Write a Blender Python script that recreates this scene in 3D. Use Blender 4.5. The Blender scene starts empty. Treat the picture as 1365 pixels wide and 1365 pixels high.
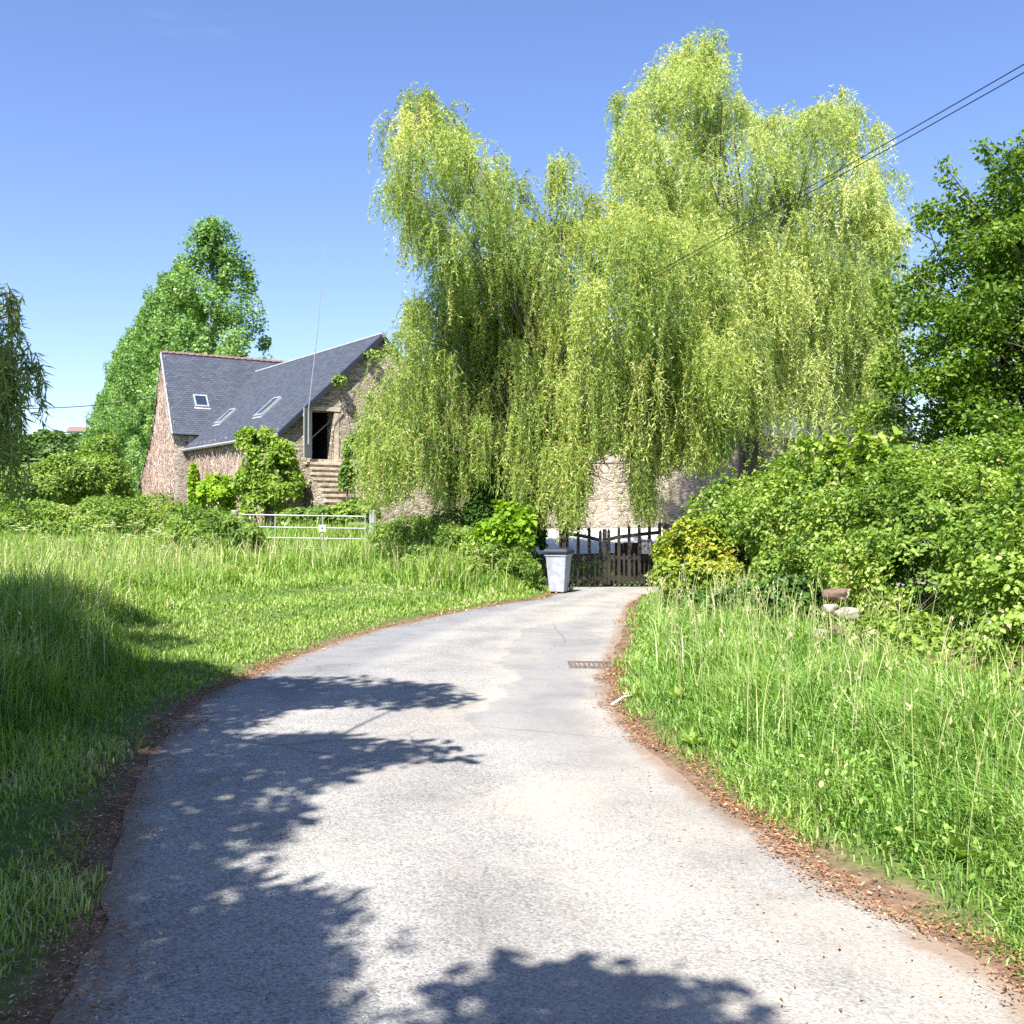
import bpy, math, random
import numpy as np
from mathutils import Vector

rng = np.random.default_rng(11)
random.seed(11)
C = bpy.context.scene.collection
H, HZ, F = 1.65, 690.0, 1365.0


def at(u, v, Y):
    return np.array([(u - 682.5) * Y / F, Y, H - (v - HZ) * Y / F])


def gp(u, v):
    Y = H * F / (v - HZ)
    return ((u - 682.5) * Y / F, Y)


def unit(a):
    a = np.asarray(a, float)
    return a / np.maximum(np.linalg.norm(a, axis=-1, keepdims=True), 1e-9)


# ------------------------------------------------------------------ scene, light
SUN_EL = math.radians(53)
SUN_H = unit(np.array([-0.32, -0.947]))
SUN = np.array([SUN_H[0] * math.cos(SUN_EL), SUN_H[1] * math.cos(SUN_EL), math.sin(SUN_EL)])
sc = bpy.context.scene
sc.view_settings.view_transform = 'Standard'
sc.view_settings.look = 'None'
sc.view_settings.exposure = 1.38
sc.view_settings.gamma = 1
sc.render.engine = 'CYCLES'
sc.cycles.max_bounces = 7
sc.cycles.diffuse_bounces = 4
sc.cycles.glossy_bounces = 2
sc.cycles.transmission_bounces = 4
sc.cycles.use_denoising = False


# ------------------------------------------------------------------ node helpers
class NT:
    def __init__(s, tree):
        s.t = tree
        s.n = tree.nodes
        s.l = tree.links

    def add(s, typ, **kw):
        n = s.n.new(typ)
        for k, v in kw.items():
            if k == 'ins':
                for kk, vv in v.items():
                    if isinstance(vv, bpy.types.NodeSocket):
                        s.l.new(vv, n.inputs[kk])
                    else:
                        n.inputs[kk].default_value = vv
            else:
                setattr(n, k, v)
        return n

    def ramp(s, fac, stops, interp='LINEAR'):
        n = s.n.new('ShaderNodeValToRGB')
        n.color_ramp.interpolation = interp
        e = n.color_ramp.elements
        while len(e) < len(stops):
            e.new(0.5)
        for el, (p, c) in zip(e, stops):
            el.position = p
            el.color = (*c, 1) if len(c) == 3 else c
        s.l.new(fac, n.inputs[0])
        return n.outputs[0]

    def mix(s, fac, a, b, blend='MIX'):
        n = s.n.new('ShaderNodeMix')
        n.data_type = 'RGBA'
        n.blend_type = blend
        for sock, val in ((n.inputs[0], fac), (n.inputs[6], a), (n.inputs[7], b)):
            if isinstance(val, bpy.types.NodeSocket):
                s.l.new(val, sock)
            elif isinstance(val, (tuple, list)):
                sock.default_value = (*val, 1) if len(val) == 3 else val
            else:
                sock.default_value = val
        return n.outputs[2]

    def math(s, op, a, b=None, clamp=False):
        n = s.n.new('ShaderNodeMath')
        n.operation = op
        n.use_clamp = clamp
        for i, val in enumerate((a, b)):
            if val is None:
                continue
            if isinstance(val, bpy.types.NodeSocket):
                s.l.new(val, n.inputs[i])
            else:
                n.inputs[i].default_value = val
        return n.outputs[0]

    def noise(s, vec, scale, detail=4, rough=0.55, dist=0.0):
        n = s.add('ShaderNodeTexNoise')
        n.inputs['Scale'].default_value = scale
        n.inputs['Detail'].default_value = detail
        n.inputs['Roughness'].default_value = rough
        n.inputs['Distortion'].default_value = dist
        if vec is not None:
            s.l.new(vec, n.inputs['Vector'])
        return n.outputs['Fac']

    def bump(s, height, strength, dist):
        n = s.add('ShaderNodeBump')
        n.inputs['Strength'].default_value = strength
        n.inputs['Distance'].default_value = dist
        s.l.new(height, n.inputs['Height'])
        return n.outputs[0]

    def scaled(s, vec, sx, sy, sz):
        n = s.add('ShaderNodeMapping')
        n.inputs['Scale'].default_value = (sx, sy, sz)
        s.l.new(vec, n.inputs['Vector'])
        return n.outputs[0]


def new_mat(name):
    m = bpy.data.materials.new(name)
    m.use_nodes = True
    t = NT(m.node_tree)
    b = t.n['Principled BSDF']
    return m, t, b


def setc(t, sock, val):
    if isinstance(val, bpy.types.NodeSocket):
        t.l.new(val, sock)
    else:
        sock.default_value = val


def leaf_mat(name, stops, transl=0.3, rough=0.5, spec=0.2):
    """stops: colour ramp over the per-leaf random value"""
    m, t, b = new_mat(name)
    a = t.add('ShaderNodeAttribute', attribute_name='rnd')
    col = t.ramp(a.outputs['Fac'], stops)
    t.l.new(col, b.inputs['Base Color'])
    b.inputs['Roughness'].default_value = rough
    b.inputs['Specular IOR Level'].default_value = spec
    tr = t.add('ShaderNodeBsdfTranslucent')
    tc = t.mix(1.0, col, (1.0, 1.0, 0.45), 'MULTIPLY')
    tc2 = t.mix(1.0, tc, (1.6, 1.7, 1.3), 'MULTIPLY')
    t.l.new(tc2, tr.inputs[0])
    mx = t.add('ShaderNodeMixShader')
    mx.inputs[0].default_value = transl
    t.l.new(b.outputs[0], mx.inputs[1])
    t.l.new(tr.outputs[0], mx.inputs[2])
    t.l.new(mx.outputs[0], t.n['Material Output'].inputs[0])
    return m


def plain_mat(name, col, rough=0.6, metal=0.0, var=0.25, scale=6.0, bump=0.0, stretch=(1, 1, 1), spec=0.4):
    m, t, b = new_mat(name)
    co = t.add('ShaderNodeTexCoord').outputs['Object']
    co = t.scaled(co, *stretch)
    nz = t.noise(co, scale, 5, 0.6)
    lo = tuple(c * (1 - var) for c in col)
    hi = tuple(min(1, c * (1 + var)) for c in col)
    c = t.ramp(nz, [(0.3, lo), (0.7, hi)])
    t.l.new(c, b.inputs['Base Color'])
    b.inputs['Roughness'].default_value = rough
    b.inputs['Metallic'].default_value = metal
    b.inputs['Specular IOR Level'].default_value = spec
    if bump:
        t.l.new(t.bump(nz, bump, 0.02), b.inputs['Normal'])
    return m


# ------------------------------------------------------------------ mesh helpers
def link(o, parent=None):
    C.objects.link(o)
    if parent is not None:
        o.parent = parent
    return o


def fast_mesh(name, V, Q, mat, parent=None, rnd=None, smooth=False, offset=None):
    """V (n,3), Q (m,4) or (m,3) -> linked mesh object"""
    V = np.asarray(V, np.float32)
    if offset is not None:
        V = V - np.asarray(offset, np.float32)
    Q = np.asarray(Q, np.int32)
    me = bpy.data.meshes.new(name)
    k = Q.shape[1]
    me.vertices.add(len(V))
    me.vertices.foreach_set('co', V.ravel())
    me.loops.add(Q.size)
    me.loops.foreach_set('vertex_index', Q.ravel())
    me.polygons.add(len(Q))
    me.polygons.foreach_set('loop_start', np.arange(0, Q.size, k, dtype=np.int32))
    if smooth:
        me.polygons.foreach_set('use_smooth', np.ones(len(Q), bool))
    me.update(calc_edges=True)
    if rnd is not None:
        a = me.attributes.new('rnd', 'FLOAT', 'FACE')
        a.data.foreach_set('value', np.asarray(rnd, np.float32))
    me.materials.append(mat)
    return link(bpy.data.objects.new(name, me), parent)


class MB:
    """small mesh builder: boxes, tubes, polygons with uv in metres"""

    def __init__(s):
        s.v, s.f, s.uv = [], [], []

    def poly(s, pts, uv=None):
        i = len(s.v)
        s.v += [tuple(map(float, p)) for p in pts]
        s.f.append(tuple(range(i, i + len(pts))))
        s.uv += [tuple(map(float, q)) for q in (uv or [(0, 0)] * len(pts))]

    def box(s, c, sx, sy, sz, ex=(1, 0, 0), ey=(0, 1, 0), ez=(0, 0, 1), taper=1.0):
        """c = centre; taper scales the bottom face"""
        c, ex, ey, ez = (np.asarray(a, float) for a in (c, ex, ey, ez))
        P = {}
        for a in (-1, 1):
            for b in (-1, 1):
                for d in (-1, 1):
                    k = taper if d < 0 else 1
                    P[a, b, d] = c + ex * a * sx / 2 * k + ey * b * sy / 2 * k + ez * d * sz / 2
        for q in (((-1, -1, -1), (-1, 1, -1), (1, 1, -1), (1, -1, -1)), ((-1, -1, 1), (1, -1, 1), (1, 1, 1), (-1, 1, 1)),
                  ((-1, -1, -1), (1, -1, -1), (1, -1, 1), (-1, -1, 1)), ((1, -1, -1), (1, 1, -1), (1, 1, 1), (1, -1, 1)),
                  ((1, 1, -1), (-1, 1, -1), (-1, 1, 1), (1, 1, 1)), ((-1, 1, -1), (-1, -1, -1), (-1, -1, 1), (-1, 1, 1))):
            s.poly([P[k] for k in q])
        return s

    def bar(s, a, b, w, h=None):
        a, b = np.asarray(a, float), np.asarray(b, float)
        h = h or w
        ez = unit(b - a)
        ref = np.array([0, 0, 1.0]) if abs(ez[2]) < 0.9 else np.array([0, 1.0, 0])
        ex = unit(np.cross(ref, ez))
        ey = np.cross(ez, ex)
        return s.box((a + b) / 2, w, h, np.linalg.norm(b - a), ex, ey, ez)

    def tube(s, path, radii, sides=6, cap=True):
        V, Q = tube_np(path, radii, sides)
        i = len(s.v)
        s.v += [tuple(map(float, p)) for p in V]
        for q in Q:
            s.f.append(tuple(int(k) + i for k in q))
            s.uv += [(0, 0)] * 4
        if cap:
            n = len(V)
            s.f.append(tuple(i + n - sides + k for k in range(sides)))
            s.uv += [(0, 0)] * sides
            s.f.append(tuple(i + sides - 1 - k for k in range(sides)))
            s.uv += [(0, 0)] * sides
        return s

    def build(s, name, mat, parent=None, bevel=0.0, smooth=False, offset=None):
        me = bpy.data.meshes.new(name)
        vs = s.v if offset is None else [tuple(np.array(p) - np.asarray(offset)) for p in s.v]
        me.from_pydata(vs, [], s.f)
        uvl = me.uv_layers.new(name='UVMap')
        uvl.data.foreach_set('uv', np.array(s.uv, np.float32).ravel())
        me.materials.append(mat)
        if smooth:
            me.polygons.foreach_set('use_smooth', np.ones(len(me.polygons), bool))
        me.update()
        o = link(bpy.data.objects.new(name, me), parent)
        if bevel:
            import bmesh
            bm = bmesh.new()
            bm.from_mesh(me)
            bmesh.ops.remove_doubles(bm, verts=bm.verts, dist=1e-5)
            bmesh.ops.recalc_face_normals(bm, faces=bm.faces)
            bmesh.ops.bevel(bm, geom=bm.edges[:], offset=bevel, segments=2, affect='EDGES', profile=0.5)
            bm.to_mesh(me)
            bm.free()
        return o


def tube_np(path, radii, sides=6):
    path = np.asarray(path, float)
    n = len(path)
    radii = np.broadcast_to(np.asarray(radii, float), (n,))
    T = unit(np.gradient(path, axis=0))
    ref = np.where(np.abs(T[:, 2:3]) < 0.95, np.array([[0, 0, 1.0]]), np.array([[1.0, 0, 0]]))
    X = unit(np.cross(T, ref))
    for i in range(1, n):
        x = X[i - 1] - T[i] * np.dot(X[i - 1], T[i])
        if np.linalg.norm(x) > 1e-4:
            X[i] = unit(x)
    Yv = np.cross(T, X)
    ang = np.linspace(0, 2 * np.pi, sides, endpoint=False)
    V = path[:, None] + radii[:, None, None] * (np.cos(ang)[None, :, None] * X[:, None] + np.sin(ang)[None, :, None] * Yv[:, None])
    V = V.reshape(-1, 3)
    i = np.arange(n - 1)[:, None] * sides
    k = np.arange(sides)[None]
    Q = np.stack([i + k, i + (k + 1) % sides, i + sides + (k + 1) % sides, i + sides + k], -1).reshape(-1, 4)
    return V, Q


def tubes_many(paths, radii, sides=3):
    """paths (S,K,3), radii (S,K)"""
    S, K, _ = paths.shape
    T = unit(np.gradient(paths, axis=1))
    ref = np.array([0.31, 0.95, 0.05])
    X = unit(np.cross(T, ref[None, None]))
    Yv = np.cross(T, X)
    ang = np.linspace(0, 2 * np.pi, sides, endpoint=False)
    V = paths[:, :, None] + radii[:, :, None, None] * (np.cos(ang)[:, None] * X[:, :, None] + np.sin(ang)[:, None] * Yv[:, :, None])
    V = V.reshape(-1, 3)
    s = np.arange(S)[:, None, None] * K * sides
    i = np.arange(K - 1)[None, :, None] * sides
    k = np.arange(sides)[None, None]
    Q = np.stack([s + i + k, s + i + (k + 1) % sides, s + i + sides + (k + 1) % sides, s + i + sides + k], -1).reshape(-1, 4)
    return V, Q


class Acc:
    """collects quads"""

    def __init__(s):
        s.V, s.Q, s.R, s.n = [], [], [], 0

    def add(s, V, Q, R=None):
        s.V.append(V)
        s.Q.append(Q + s.n)
        s.R.append(np.broadcast_to(np.asarray(0.5 if R is None else R, float), (len(Q),)))
        s.n += len(V)

    def build(s, name, mat, parent=None, smooth=False, offset=None):
        return fast_mesh(name, np.concatenate(s.V), np.concatenate(s.Q), mat, parent, np.concatenate(s.R), smooth, offset)


def leaves(P, A, N, L, W, fold=0.15):
    """kite shaped leaf quads"""
    n = len(P)
    A = unit(A)
    S = unit(np.cross(A, N))
    N = np.cross(S, A)
    L = np.broadcast_to(np.asarray(L, float), (n,))[:, None]
    W = np.broadcast_to(np.asarray(W, float), (n,))[:, None]
    mid = P + A * L * 0.42 + N * W * fold
    V = np.stack([P, mid + S * W / 2, P + A * L - N * L * 0.08, mid - S * W / 2], 1).reshape(-1, 3)
    Q = np.arange(4 * n).reshape(-1, 4)
    return V, Q


def lobed(P, A, N, L, W, fold=0.12):
    """broad leaf: two folded halves, six corners"""
    n = len(P)
    A = unit(A)
    S = unit(np.cross(A, N))
    N = np.cross(S, A)
    L = np.broadcast_to(np.asarray(L, float), (n,))[:, None]
    W = np.broadcast_to(np.asarray(W, float), (n,))[:, None]
    r1 = P + A * L * 0.25 + S * W * 0.45 + N * W * fold
    r2 = P + A * L * 0.68 + S * W * 0.40 + N * W * fold
    l1 = P + A * L * 0.25 - S * W * 0.45 + N * W * fold
    l2 = P + A * L * 0.68 - S * W * 0.40 + N * W * fold
    V = np.stack([P, r1, r2, P + A * L - N * L * 0.1, l2, l1], 1).reshape(-1, 3)
    b = np.arange(n)[:, None] * 6
    Q = np.concatenate([b + np.array([[0, 1, 2, 3]]), b + np.array([[0, 3, 4, 5]])], 1).reshape(-1, 4)
    return V, Q


def rdir(n):
    return unit(rng.normal(size=(n, 3)))


def fnoise(P, freq, seed=0, oct=3):
    r = np.random.default_rng(seed)
    P = np.asarray(P, float)
    out = np.zeros(len(P))
    amp, tot = 1.0, 0
    for o in range(oct):
        for k in range(3):
            d = unit(r.normal(size=P.shape[1])) * freq * r.uniform(0.7, 1.3)
            out += amp * np.sin(P @ d * 2 * np.pi + r.uniform(0, 6.28)) / 1.7
        tot += amp
        amp *= 0.5
        freq *= 2.1
    return out / tot


def in_poly(x, y, poly):
    poly = np.asarray(poly, float)
    r = np.zeros(len(x), bool)
    j = len(poly) - 1
    for i in range(len(poly)):
        xi, yi = poly[i]
        xj, yj = poly[j]
        c = ((yi > y) != (yj > y)) & (x < (xj - xi) * (y - yi) / (yj - yi + 1e-12) + xi)
        r ^= c
        j = i
    return r


def poly_sample(poly, n):
    poly = np.asarray(poly, float)
    lo, hi = poly.min(0), poly.max(0)
    out = np.zeros((0, 2))
    while len(out) < n:
        p = rng.uniform(lo, hi, (n * 3, 2))
        out = np.concatenate([out, p[in_poly(p[:, 0], p[:, 1], poly)]])
    return out[:n]


def seg_dist(x, y, pl):
    pl = np.asarray(pl, float)
    d = np.full(len(x), 1e9)
    for a, b in zip(pl[:-1], pl[1:]):
        ab = b - a
        t = np.clip(((x - a[0]) * ab[0] + (y - a[1]) * ab[1]) / (ab @ ab), 0, 1)
        d = np.minimum(d, np.hypot(x - a[0] - t * ab[0], y - a[1] - t * ab[1]))
    return d


def empty(name, loc, label, cat, group=None, rz=0):
    o = bpy.data.objects.new(name, None)
    o.empty_display_size = 0.3
    o.location = tuple(map(float, loc))
    o.rotation_euler = (0, 0, rz)
    C.objects.link(o)
    return tag(o, label, cat, group)


def tag(o, label, cat, group=None):
    o['label'] = label
    o['category'] = cat
    if group:
        o['group'] = group
    return o


def kind(o, k):
    o['kind'] = k
    return o


def copy_tree(o, parent=None):
    c = o.copy()
    C.objects.link(c)
    if parent is not None:
        c.parent = parent
    for ch in list(o.children):
        copy_tree(ch, c)
    return c


# ------------------------------------------------------------------ world
w = bpy.data.worlds.new("World")
sc.world = w
w.use_nodes = True
t = NT(w.node_tree)
sky = t.add('ShaderNodeTexSky', sky_type='NISHITA')
sky.sun_disc = False
sky.sun_elevation = SUN_EL
sky.sun_rotation = math.atan2(SUN_H[0], SUN_H[1])
sky.altitude = 50
sky.air_density = 1.0
sky.dust_density = 0.5
sky.ozone_density = 3.0
co = t.add('ShaderNodeTexCoord').outputs['Generated']
cs = t.scaled(co, 1.2, 1.2, 7.0)
cl = t.noise(cs, 2.3, 7, 0.62, 0.6)
cl = t.ramp(cl, [(0.63, (0, 0, 0)), (1.0, (1, 1, 1))])
clf = t.math('MULTIPLY', cl, 0.16)
grade = t.mix(1.0, sky.outputs[0], (1.17, 1.10, 1.27), 'MULTIPLY')
hs = t.add('ShaderNodeHueSaturation', ins={'Saturation': 1.06, 'Value': 1.0, 'Color': grade}).outputs[0]
skc = t.mix(clf, hs, (8.0, 8.6, 9.4))
bg = t.n['Background']
t.l.new(skc, bg.inputs[0])
bg.inputs[1].default_value = 0.074

sl = bpy.data.lights.new('sun', 'SUN')
sl.energy = 5.0
sl.angle = math.radians(0.53)
sl.color = (1.0, 0.955, 0.88)
so = link(bpy.data.objects.new('sun', sl))
so.rotation_euler = Vector(tuple(SUN)).to_track_quat('Z', 'Y').to_euler()
so.location = (-8, -14, 25)

cam = bpy.data.cameras.new('camera')
cam.sensor_width = 36
cam.lens = 36
cam.clip_end = 6000
cam.clip_start = 0.05
cobj = link(bpy.data.objects.new('camera', cam))
cobj.location = (0, 0, H)
cobj.rotation_euler = (math.radians(90.315), 0, 0)
sc.camera = cobj

# ------------------------------------------------------------------ road outline
LEFT = [(-1.1, -8), (-1.25, 0)] + [gp(*p) for p in ((108, 1365), (165, 1100), (205, 990), (268, 930), (365, 888), (465, 850), (545, 830), (640, 810), (735, 797))]
LEFT += [(1.05, 23.0), (1.15, 24.3)]
RIGHT = [(2.35, -8), (2.2, 0)] + [gp(*p) for p in ((1395, 1365), (1330, 1310), (1200, 1222), (1050, 1128), (950, 1070), (870, 1005), (822, 945), (806, 905), (822, 868), (831, 830), (838, 805))]
RIGHT += [(2.75, 21.6), (3.3, 22.5), (4.6, 23.1), (12, 25.0)]


def smooth_pl(pl, it=2):
    pl = [np.array(p) for p in pl]
    for _ in range(it):
        q = [pl[0]]
        for a, b in zip(pl[:-1], pl[1:]):
            q += [0.75 * a + 0.25 * b, 0.25 * a + 0.75 * b]
        q.append(pl[-1])
        pl = q
    return np.array(pl)


LEFT, RIGHT = smooth_pl(LEFT), smooth_pl(RIGHT)
ROAD = np.concatenate([LEFT, [[3.85, 24.45], [12, 26.4]], RIGHT[::-1]])
LFULL = np.concatenate([LEFT, [[3.85, 24.45], [12, 26.4]]])


def road_dist(x, y):
    """distance outside the road (0 inside), and True where the left edge is nearer"""
    dl, dr = seg_dist(x, y, LFULL), seg_dist(x, y, RIGHT)
    ins = in_poly(x, y, ROAD)
    return np.where(ins, 0, np.minimum(dl, dr)), dl < dr


def sstep(a, b, x):
    tt = np.clip((x - a) / (b - a), 0, 1)
    return tt * tt * (3 - 2 * tt)


def ground_z(x, y):
    x, y = np.asarray(x, float), np.asarray(y, float)
    sh = x.shape
    x, y = x.ravel(), y.ravel()
    d, left = road_dist(x, y)
    z = np.where(left, 0.30 * sstep(0.3, 4.5, d) + 0.05 * sstep(0, 0.6, d), 0.14 * sstep(0.25, 2.0, d) + 0.04 * sstep(0, 0.5, d))
    up = 1.05 * sstep(22.5, 38, y) * sstep(0.0, 1.5, d)
    z = z * (1 - 0.6 * sstep(23, 28, y)) + up
    P = np.stack([x, y], 1)
    z = z + 0.05 * fnoise(P, 0.25, 5) * sstep(0.4, 2, d)
    far = np.hypot(x, y)
    z = z - 2.0 * sstep(55, 110, y) * sstep(-8, -30, x)
    hill = 27 * sstep(110, 400, y) * (0.93 + 0.07 * np.sin(x * 0.03 + 0.6)) + 14 * sstep(430, 900, y)
    z = z + hill - 0.004 * np.maximum(0, -y)
    z = np.where(d <= 0, 0, z)
    return z.reshape(sh)


def gz(x, y):
    return float(ground_z(np.array([x]), np.array([y]))[0])


def axis(fine0, fine1, step, lo, hi, grow=1.22):
    a = list(np.arange(fine0, fine1 + 1e-6, step))
    s, p = step, fine1
    while p < hi:
        s *= grow
        p += s
        a.append(p)
    s, p = step, fine0
    while p > lo:
        s *= grow
        p -= s
        a.insert(0, p)
    return np.array(a)


gx, gy = axis(-9, 7, 0.16, -2500, 2500), axis(-2, 30, 0.18, -300, 4500)
GX, GY = np.meshgrid(gx, gy)
GZ = ground_z(GX, GY)
gd, _ = road_dist(GX.ravel(), GY.ravel())
GZ = np.where(gd.reshape(GX.shape) <= 0, -0.012, GZ)
nx, ny = len(gx), len(gy)
idx = np.arange(nx * ny).reshape(ny, nx)
gq = np.stack([idx[:-1, :-1], idx[:-1, 1:], idx[1:, 1:], idx[1:, :-1]], -1).reshape(-1, 4)

m_ground, t, b = new_mat('meadow soil')
geo = t.add('ShaderNodeNewGeometry').outputs['Position']
att = t.add('ShaderNodeAttribute', attribute_name='edge').outputs['Fac']
n1 = t.noise(geo, 0.35, 5)
n2 = t.noise(geo, 9.0, 6, 0.7)
n3 = t.noise(t.scaled(geo, 1, 1, 0.01), 0.012, 2)
green = t.ramp(n2, [(0.25, (0.05, 0.08, 0.018)), (0.5, (0.09, 0.125, 0.035)), (0.75, (0.16, 0.17, 0.07))])
fieldc = t.ramp(n3, [(0.38, (0.07, 0.15, 0.03)), (0.5, (0.13, 0.19, 0.05)), (0.62, (0.06, 0.12, 0.025))], 'CONSTANT')
dist = t.add('ShaderNodeVectorMath', operation='LENGTH', ins={0: geo}).outputs['Value']
farf = t.math('GREATER_THAN', dist, 110.0)
green = t.mix(farf, green, fieldc)
soil = t.ramp(n2, [(0.25, (0.08, 0.052, 0.036)), (0.55, (0.19, 0.125, 0.085)), (0.8, (0.29, 0.21, 0.15))])
wob = t.math('MULTIPLY', t.math('SUBTRACT', t.noise(geo, 3.0, 4), 0.5), 0.5)
ef = t.math('ADD', att, wob)
ef = t.ramp(ef, [(0.08, (1, 1, 1)), (0.30, (0, 0, 0))])
t.l.new(t.mix(ef, green, soil), b.inputs['Base Color'])
b.inputs['Roughness'].default_value = 0.95
b.inputs['Specular IOR Level'].default_value = 0.1
t.l.new(t.bump(n2, 0.6, 0.05), b.inputs['Normal'])
ground = fast_mesh('ground', np.stack([GX, GY, GZ], -1).reshape(-1, 3), gq, m_ground, smooth=True)
ea = ground.data.attributes.new('edge', 'FLOAT', 'POINT')
ea.data.foreach_set('value', np.minimum(gd, 50).astype(np.float32))
kind(ground, 'structure')

# road sheet: rows between the two edges
m_road, t, b = new_mat('worn chippings road')
geo = t.add('ShaderNodeNewGeometry').outputs['Position']
vor = t.add('ShaderNodeTexVoronoi', ins={'Vector': geo, 'Scale': 95.0})
sp = t.noise(geo, 130.0, 3, 0.7)
big = t.noise(geo, 0.55, 5, 0.6, 0.8)
mid = t.noise(geo, 3.2, 6, 0.65)
chip = t.ramp(t.add('ShaderNodeSeparateColor', ins={0: vor.outputs['Color']}).outputs[0],
              [(0.0, (0.13, 0.13, 0.13)), (0.3, (0.235, 0.232, 0.226)), (0.75, (0.30, 0.292, 0.278)), (1.0, (0.40, 0.385, 0.36))])
sand = t.ramp(sp, [(0.3, (0.235, 0.205, 0.17)), (0.7, (0.38, 0.34, 0.285))])
blue = t.ramp(sp, [(0.3, (0.13, 0.135, 0.145)), (0.7, (0.215, 0.22, 0.23))])
sep = t.add('ShaderNodeSeparateXYZ', ins={0: geo})
X_, Y_ = sep.outputs[0], sep.outputs[1]
# the smoother repair strip beside the right edge and the patch across the far end
edgeR = t.add('ShaderNodeAttribute', attribute_name='cross').outputs['Fac']
wr = t.math('ADD', edgeR, t.math('MULTIPLY', t.math('SUBTRACT', big, 0.5), 0.5))
strip = t.ramp(wr, [(0.66, (0, 0, 0)), (0.672, (1, 1, 1)), (0.90, (1, 1, 1)), (0.97, (0, 0, 0))])
yfar = t.ramp(t.math('DIVIDE', Y_, 20.0), [(0.30, (0, 0, 0)), (0.42, (1, 1, 1)), (0.76, (1, 1, 1)), (0.85, (0, 0, 0))])
strip = t.math('MULTIPLY', strip, yfar)
sandf = t.math('ADD', t.math('MULTIPLY', t.math('SUBTRACT', t.noise(geo, 0.8, 5, 0.6, 0.5), 0.40), 3.0), t.math('MULTIPLY', t.math('SUBTRACT', edgeR, 0.52), 1.6), True)
sandf = t.math('MULTIPLY', sandf, t.math('ADD', t.math('MULTIPLY', sp, 1.2), -0.05, True), True)
col = t.mix(sandf, chip, sand)
col = t.mix(t.math('MULTIPLY', strip, 0.62), col, blue)
leftb = t.ramp(edgeR, [(0.0, (1, 1, 1)), (0.26, (1, 1, 1)), (0.36, (0, 0, 0))])
leftb = t.math('MULTIPLY', leftb, t.ramp(t.math('DIVIDE', Y_, 30.0), [(0.30, (0, 0, 0)), (0.33, (0.8, 0.8, 0.8)), (0.7, (0.8, 0.8, 0.8)), (0.8, (0, 0, 0))]))
col = t.mix(leftb, col, blue)
col = t.mix(t.math('MULTIPLY', t.math('SUBTRACT', mid, 0.35, True), 0.5), col, (0.29, 0.27, 0.245))
dirt = t.ramp(t.math('ADD', edgeR, t.math('MULTIPLY', t.math('SUBTRACT', mid, 0.5), 0.10)), [(0.0, (1, 1, 1)), (0.05, (0, 0, 0)), (0.955, (0, 0, 0)), (0.985, (1, 1, 1))])
col = t.mix(t.math('MULTIPLY', dirt, 0.75), col, (0.22, 0.15, 0.10))
crk = t.add('ShaderNodeTexVoronoi', feature='DISTANCE_TO_EDGE', ins={'Vector': t.mix(0.12, geo, t.add('ShaderNodeTexNoise', ins={'Vector': geo, 'Scale': 2.5}).outputs['Color'], 'ADD'), 'Scale': 0.5})
crf = t.ramp(crk.outputs[0], [(0.0, (1, 1, 1)), (0.006, (0, 0, 0))])
crf = t.math('MULTIPLY', crf, t.ramp(big, [(0.50, (0, 0, 0)), (0.58, (0.7, 0.7, 0.7))]))
col = t.mix(crf, col, (0.10, 0.10, 0.10))
stn = t.ramp(t.noise(geo, 1.3, 6, 0.6, 0.4), [(0.32, (0.80, 0.80, 0.81)), (0.52, (1.0, 1.0, 1.0)), (0.72, (1.10, 1.09, 1.06))])
col = t.mix(1.0, col, stn, 'MULTIPLY')
trk = t.ramp(t.math('ADD', edgeR, t.math('MULTIPLY', t.math('SUBTRACT', big, 0.5), 0.16)), [(0.20, (1, 1, 1)), (0.29, (1.12, 1.11, 1.08)), (0.38, (0.98, 0.98, 0.98)), (0.5, (0.90, 0.90, 0.91)), (0.60, (0.98, 0.98, 0.97)), (0.70, (1.12, 1.11, 1.08)), (0.82, (1, 1, 1))])
col = t.mix(1.0, col, trk, 'MULTIPLY')
t.l.new(col, b.inputs['Base Color'])
b.inputs['Roughness'].default_value = 0.9
b.inputs['Specular IOR Level'].default_value = 0.25
hgt = t.math('ADD', t.math('MULTIPLY', vor.outputs['Distance'], -1.0), t.math('MULTIPLY', sp, 0.6))
t.l.new(t.bump(hgt, 0.5, 0.006), b.inputs['Normal'])


def resample(pl, n):
    pl = np.asarray(pl)
    s = np.concatenate([[0], np.cumsum(np.hypot(*np.diff(pl, axis=0).T))])
    q = np.linspace(0, s[-1], n)
    return np.stack([np.interp(q, s, pl[:, 0]), np.interp(q, s, pl[:, 1])], 1)


def by_y(pl, ys):
    o = np.argsort(pl[:, 1], kind='stable')
    return np.interp(ys, pl[o, 1], pl[o, 0])


ys = np.concatenate([np.arange(-8, 0, 1.0), np.arange(0, 21.4, 0.2)])
la = np.stack([by_y(LEFT, ys), ys], 1)
ra = np.stack([by_y(RIGHT, ys), ys], 1)
lt = resample(np.array([[by_y(LEFT, np.array([21.4]))[0], 21.4], [1.05, 23.0], [1.15, 24.3], [3.85, 24.45], [12, 26.4]]), 40)
rt = resample(np.array([ra[-1] + [0, .1], [2.75, 21.9], [3.3, 22.5], [4.6, 23.1], [12, 25.0]]), 40)
la, ra = np.concatenate([la, lt[1:]]), np.concatenate([ra, rt[1:]])
K = 17
fr = np.linspace(0, 1, K)
RV = la[:, None] * (1 - fr[None, :, None]) + ra[:, None] * fr[None, :, None]
jit = 0.05 * fnoise(RV[:, 0], 0.9, 3)
RV[:, 0, 0] += jit
RV[:, -1, 0] += 0.05 * fnoise(RV[:, -1], 0.9, 4)
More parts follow.
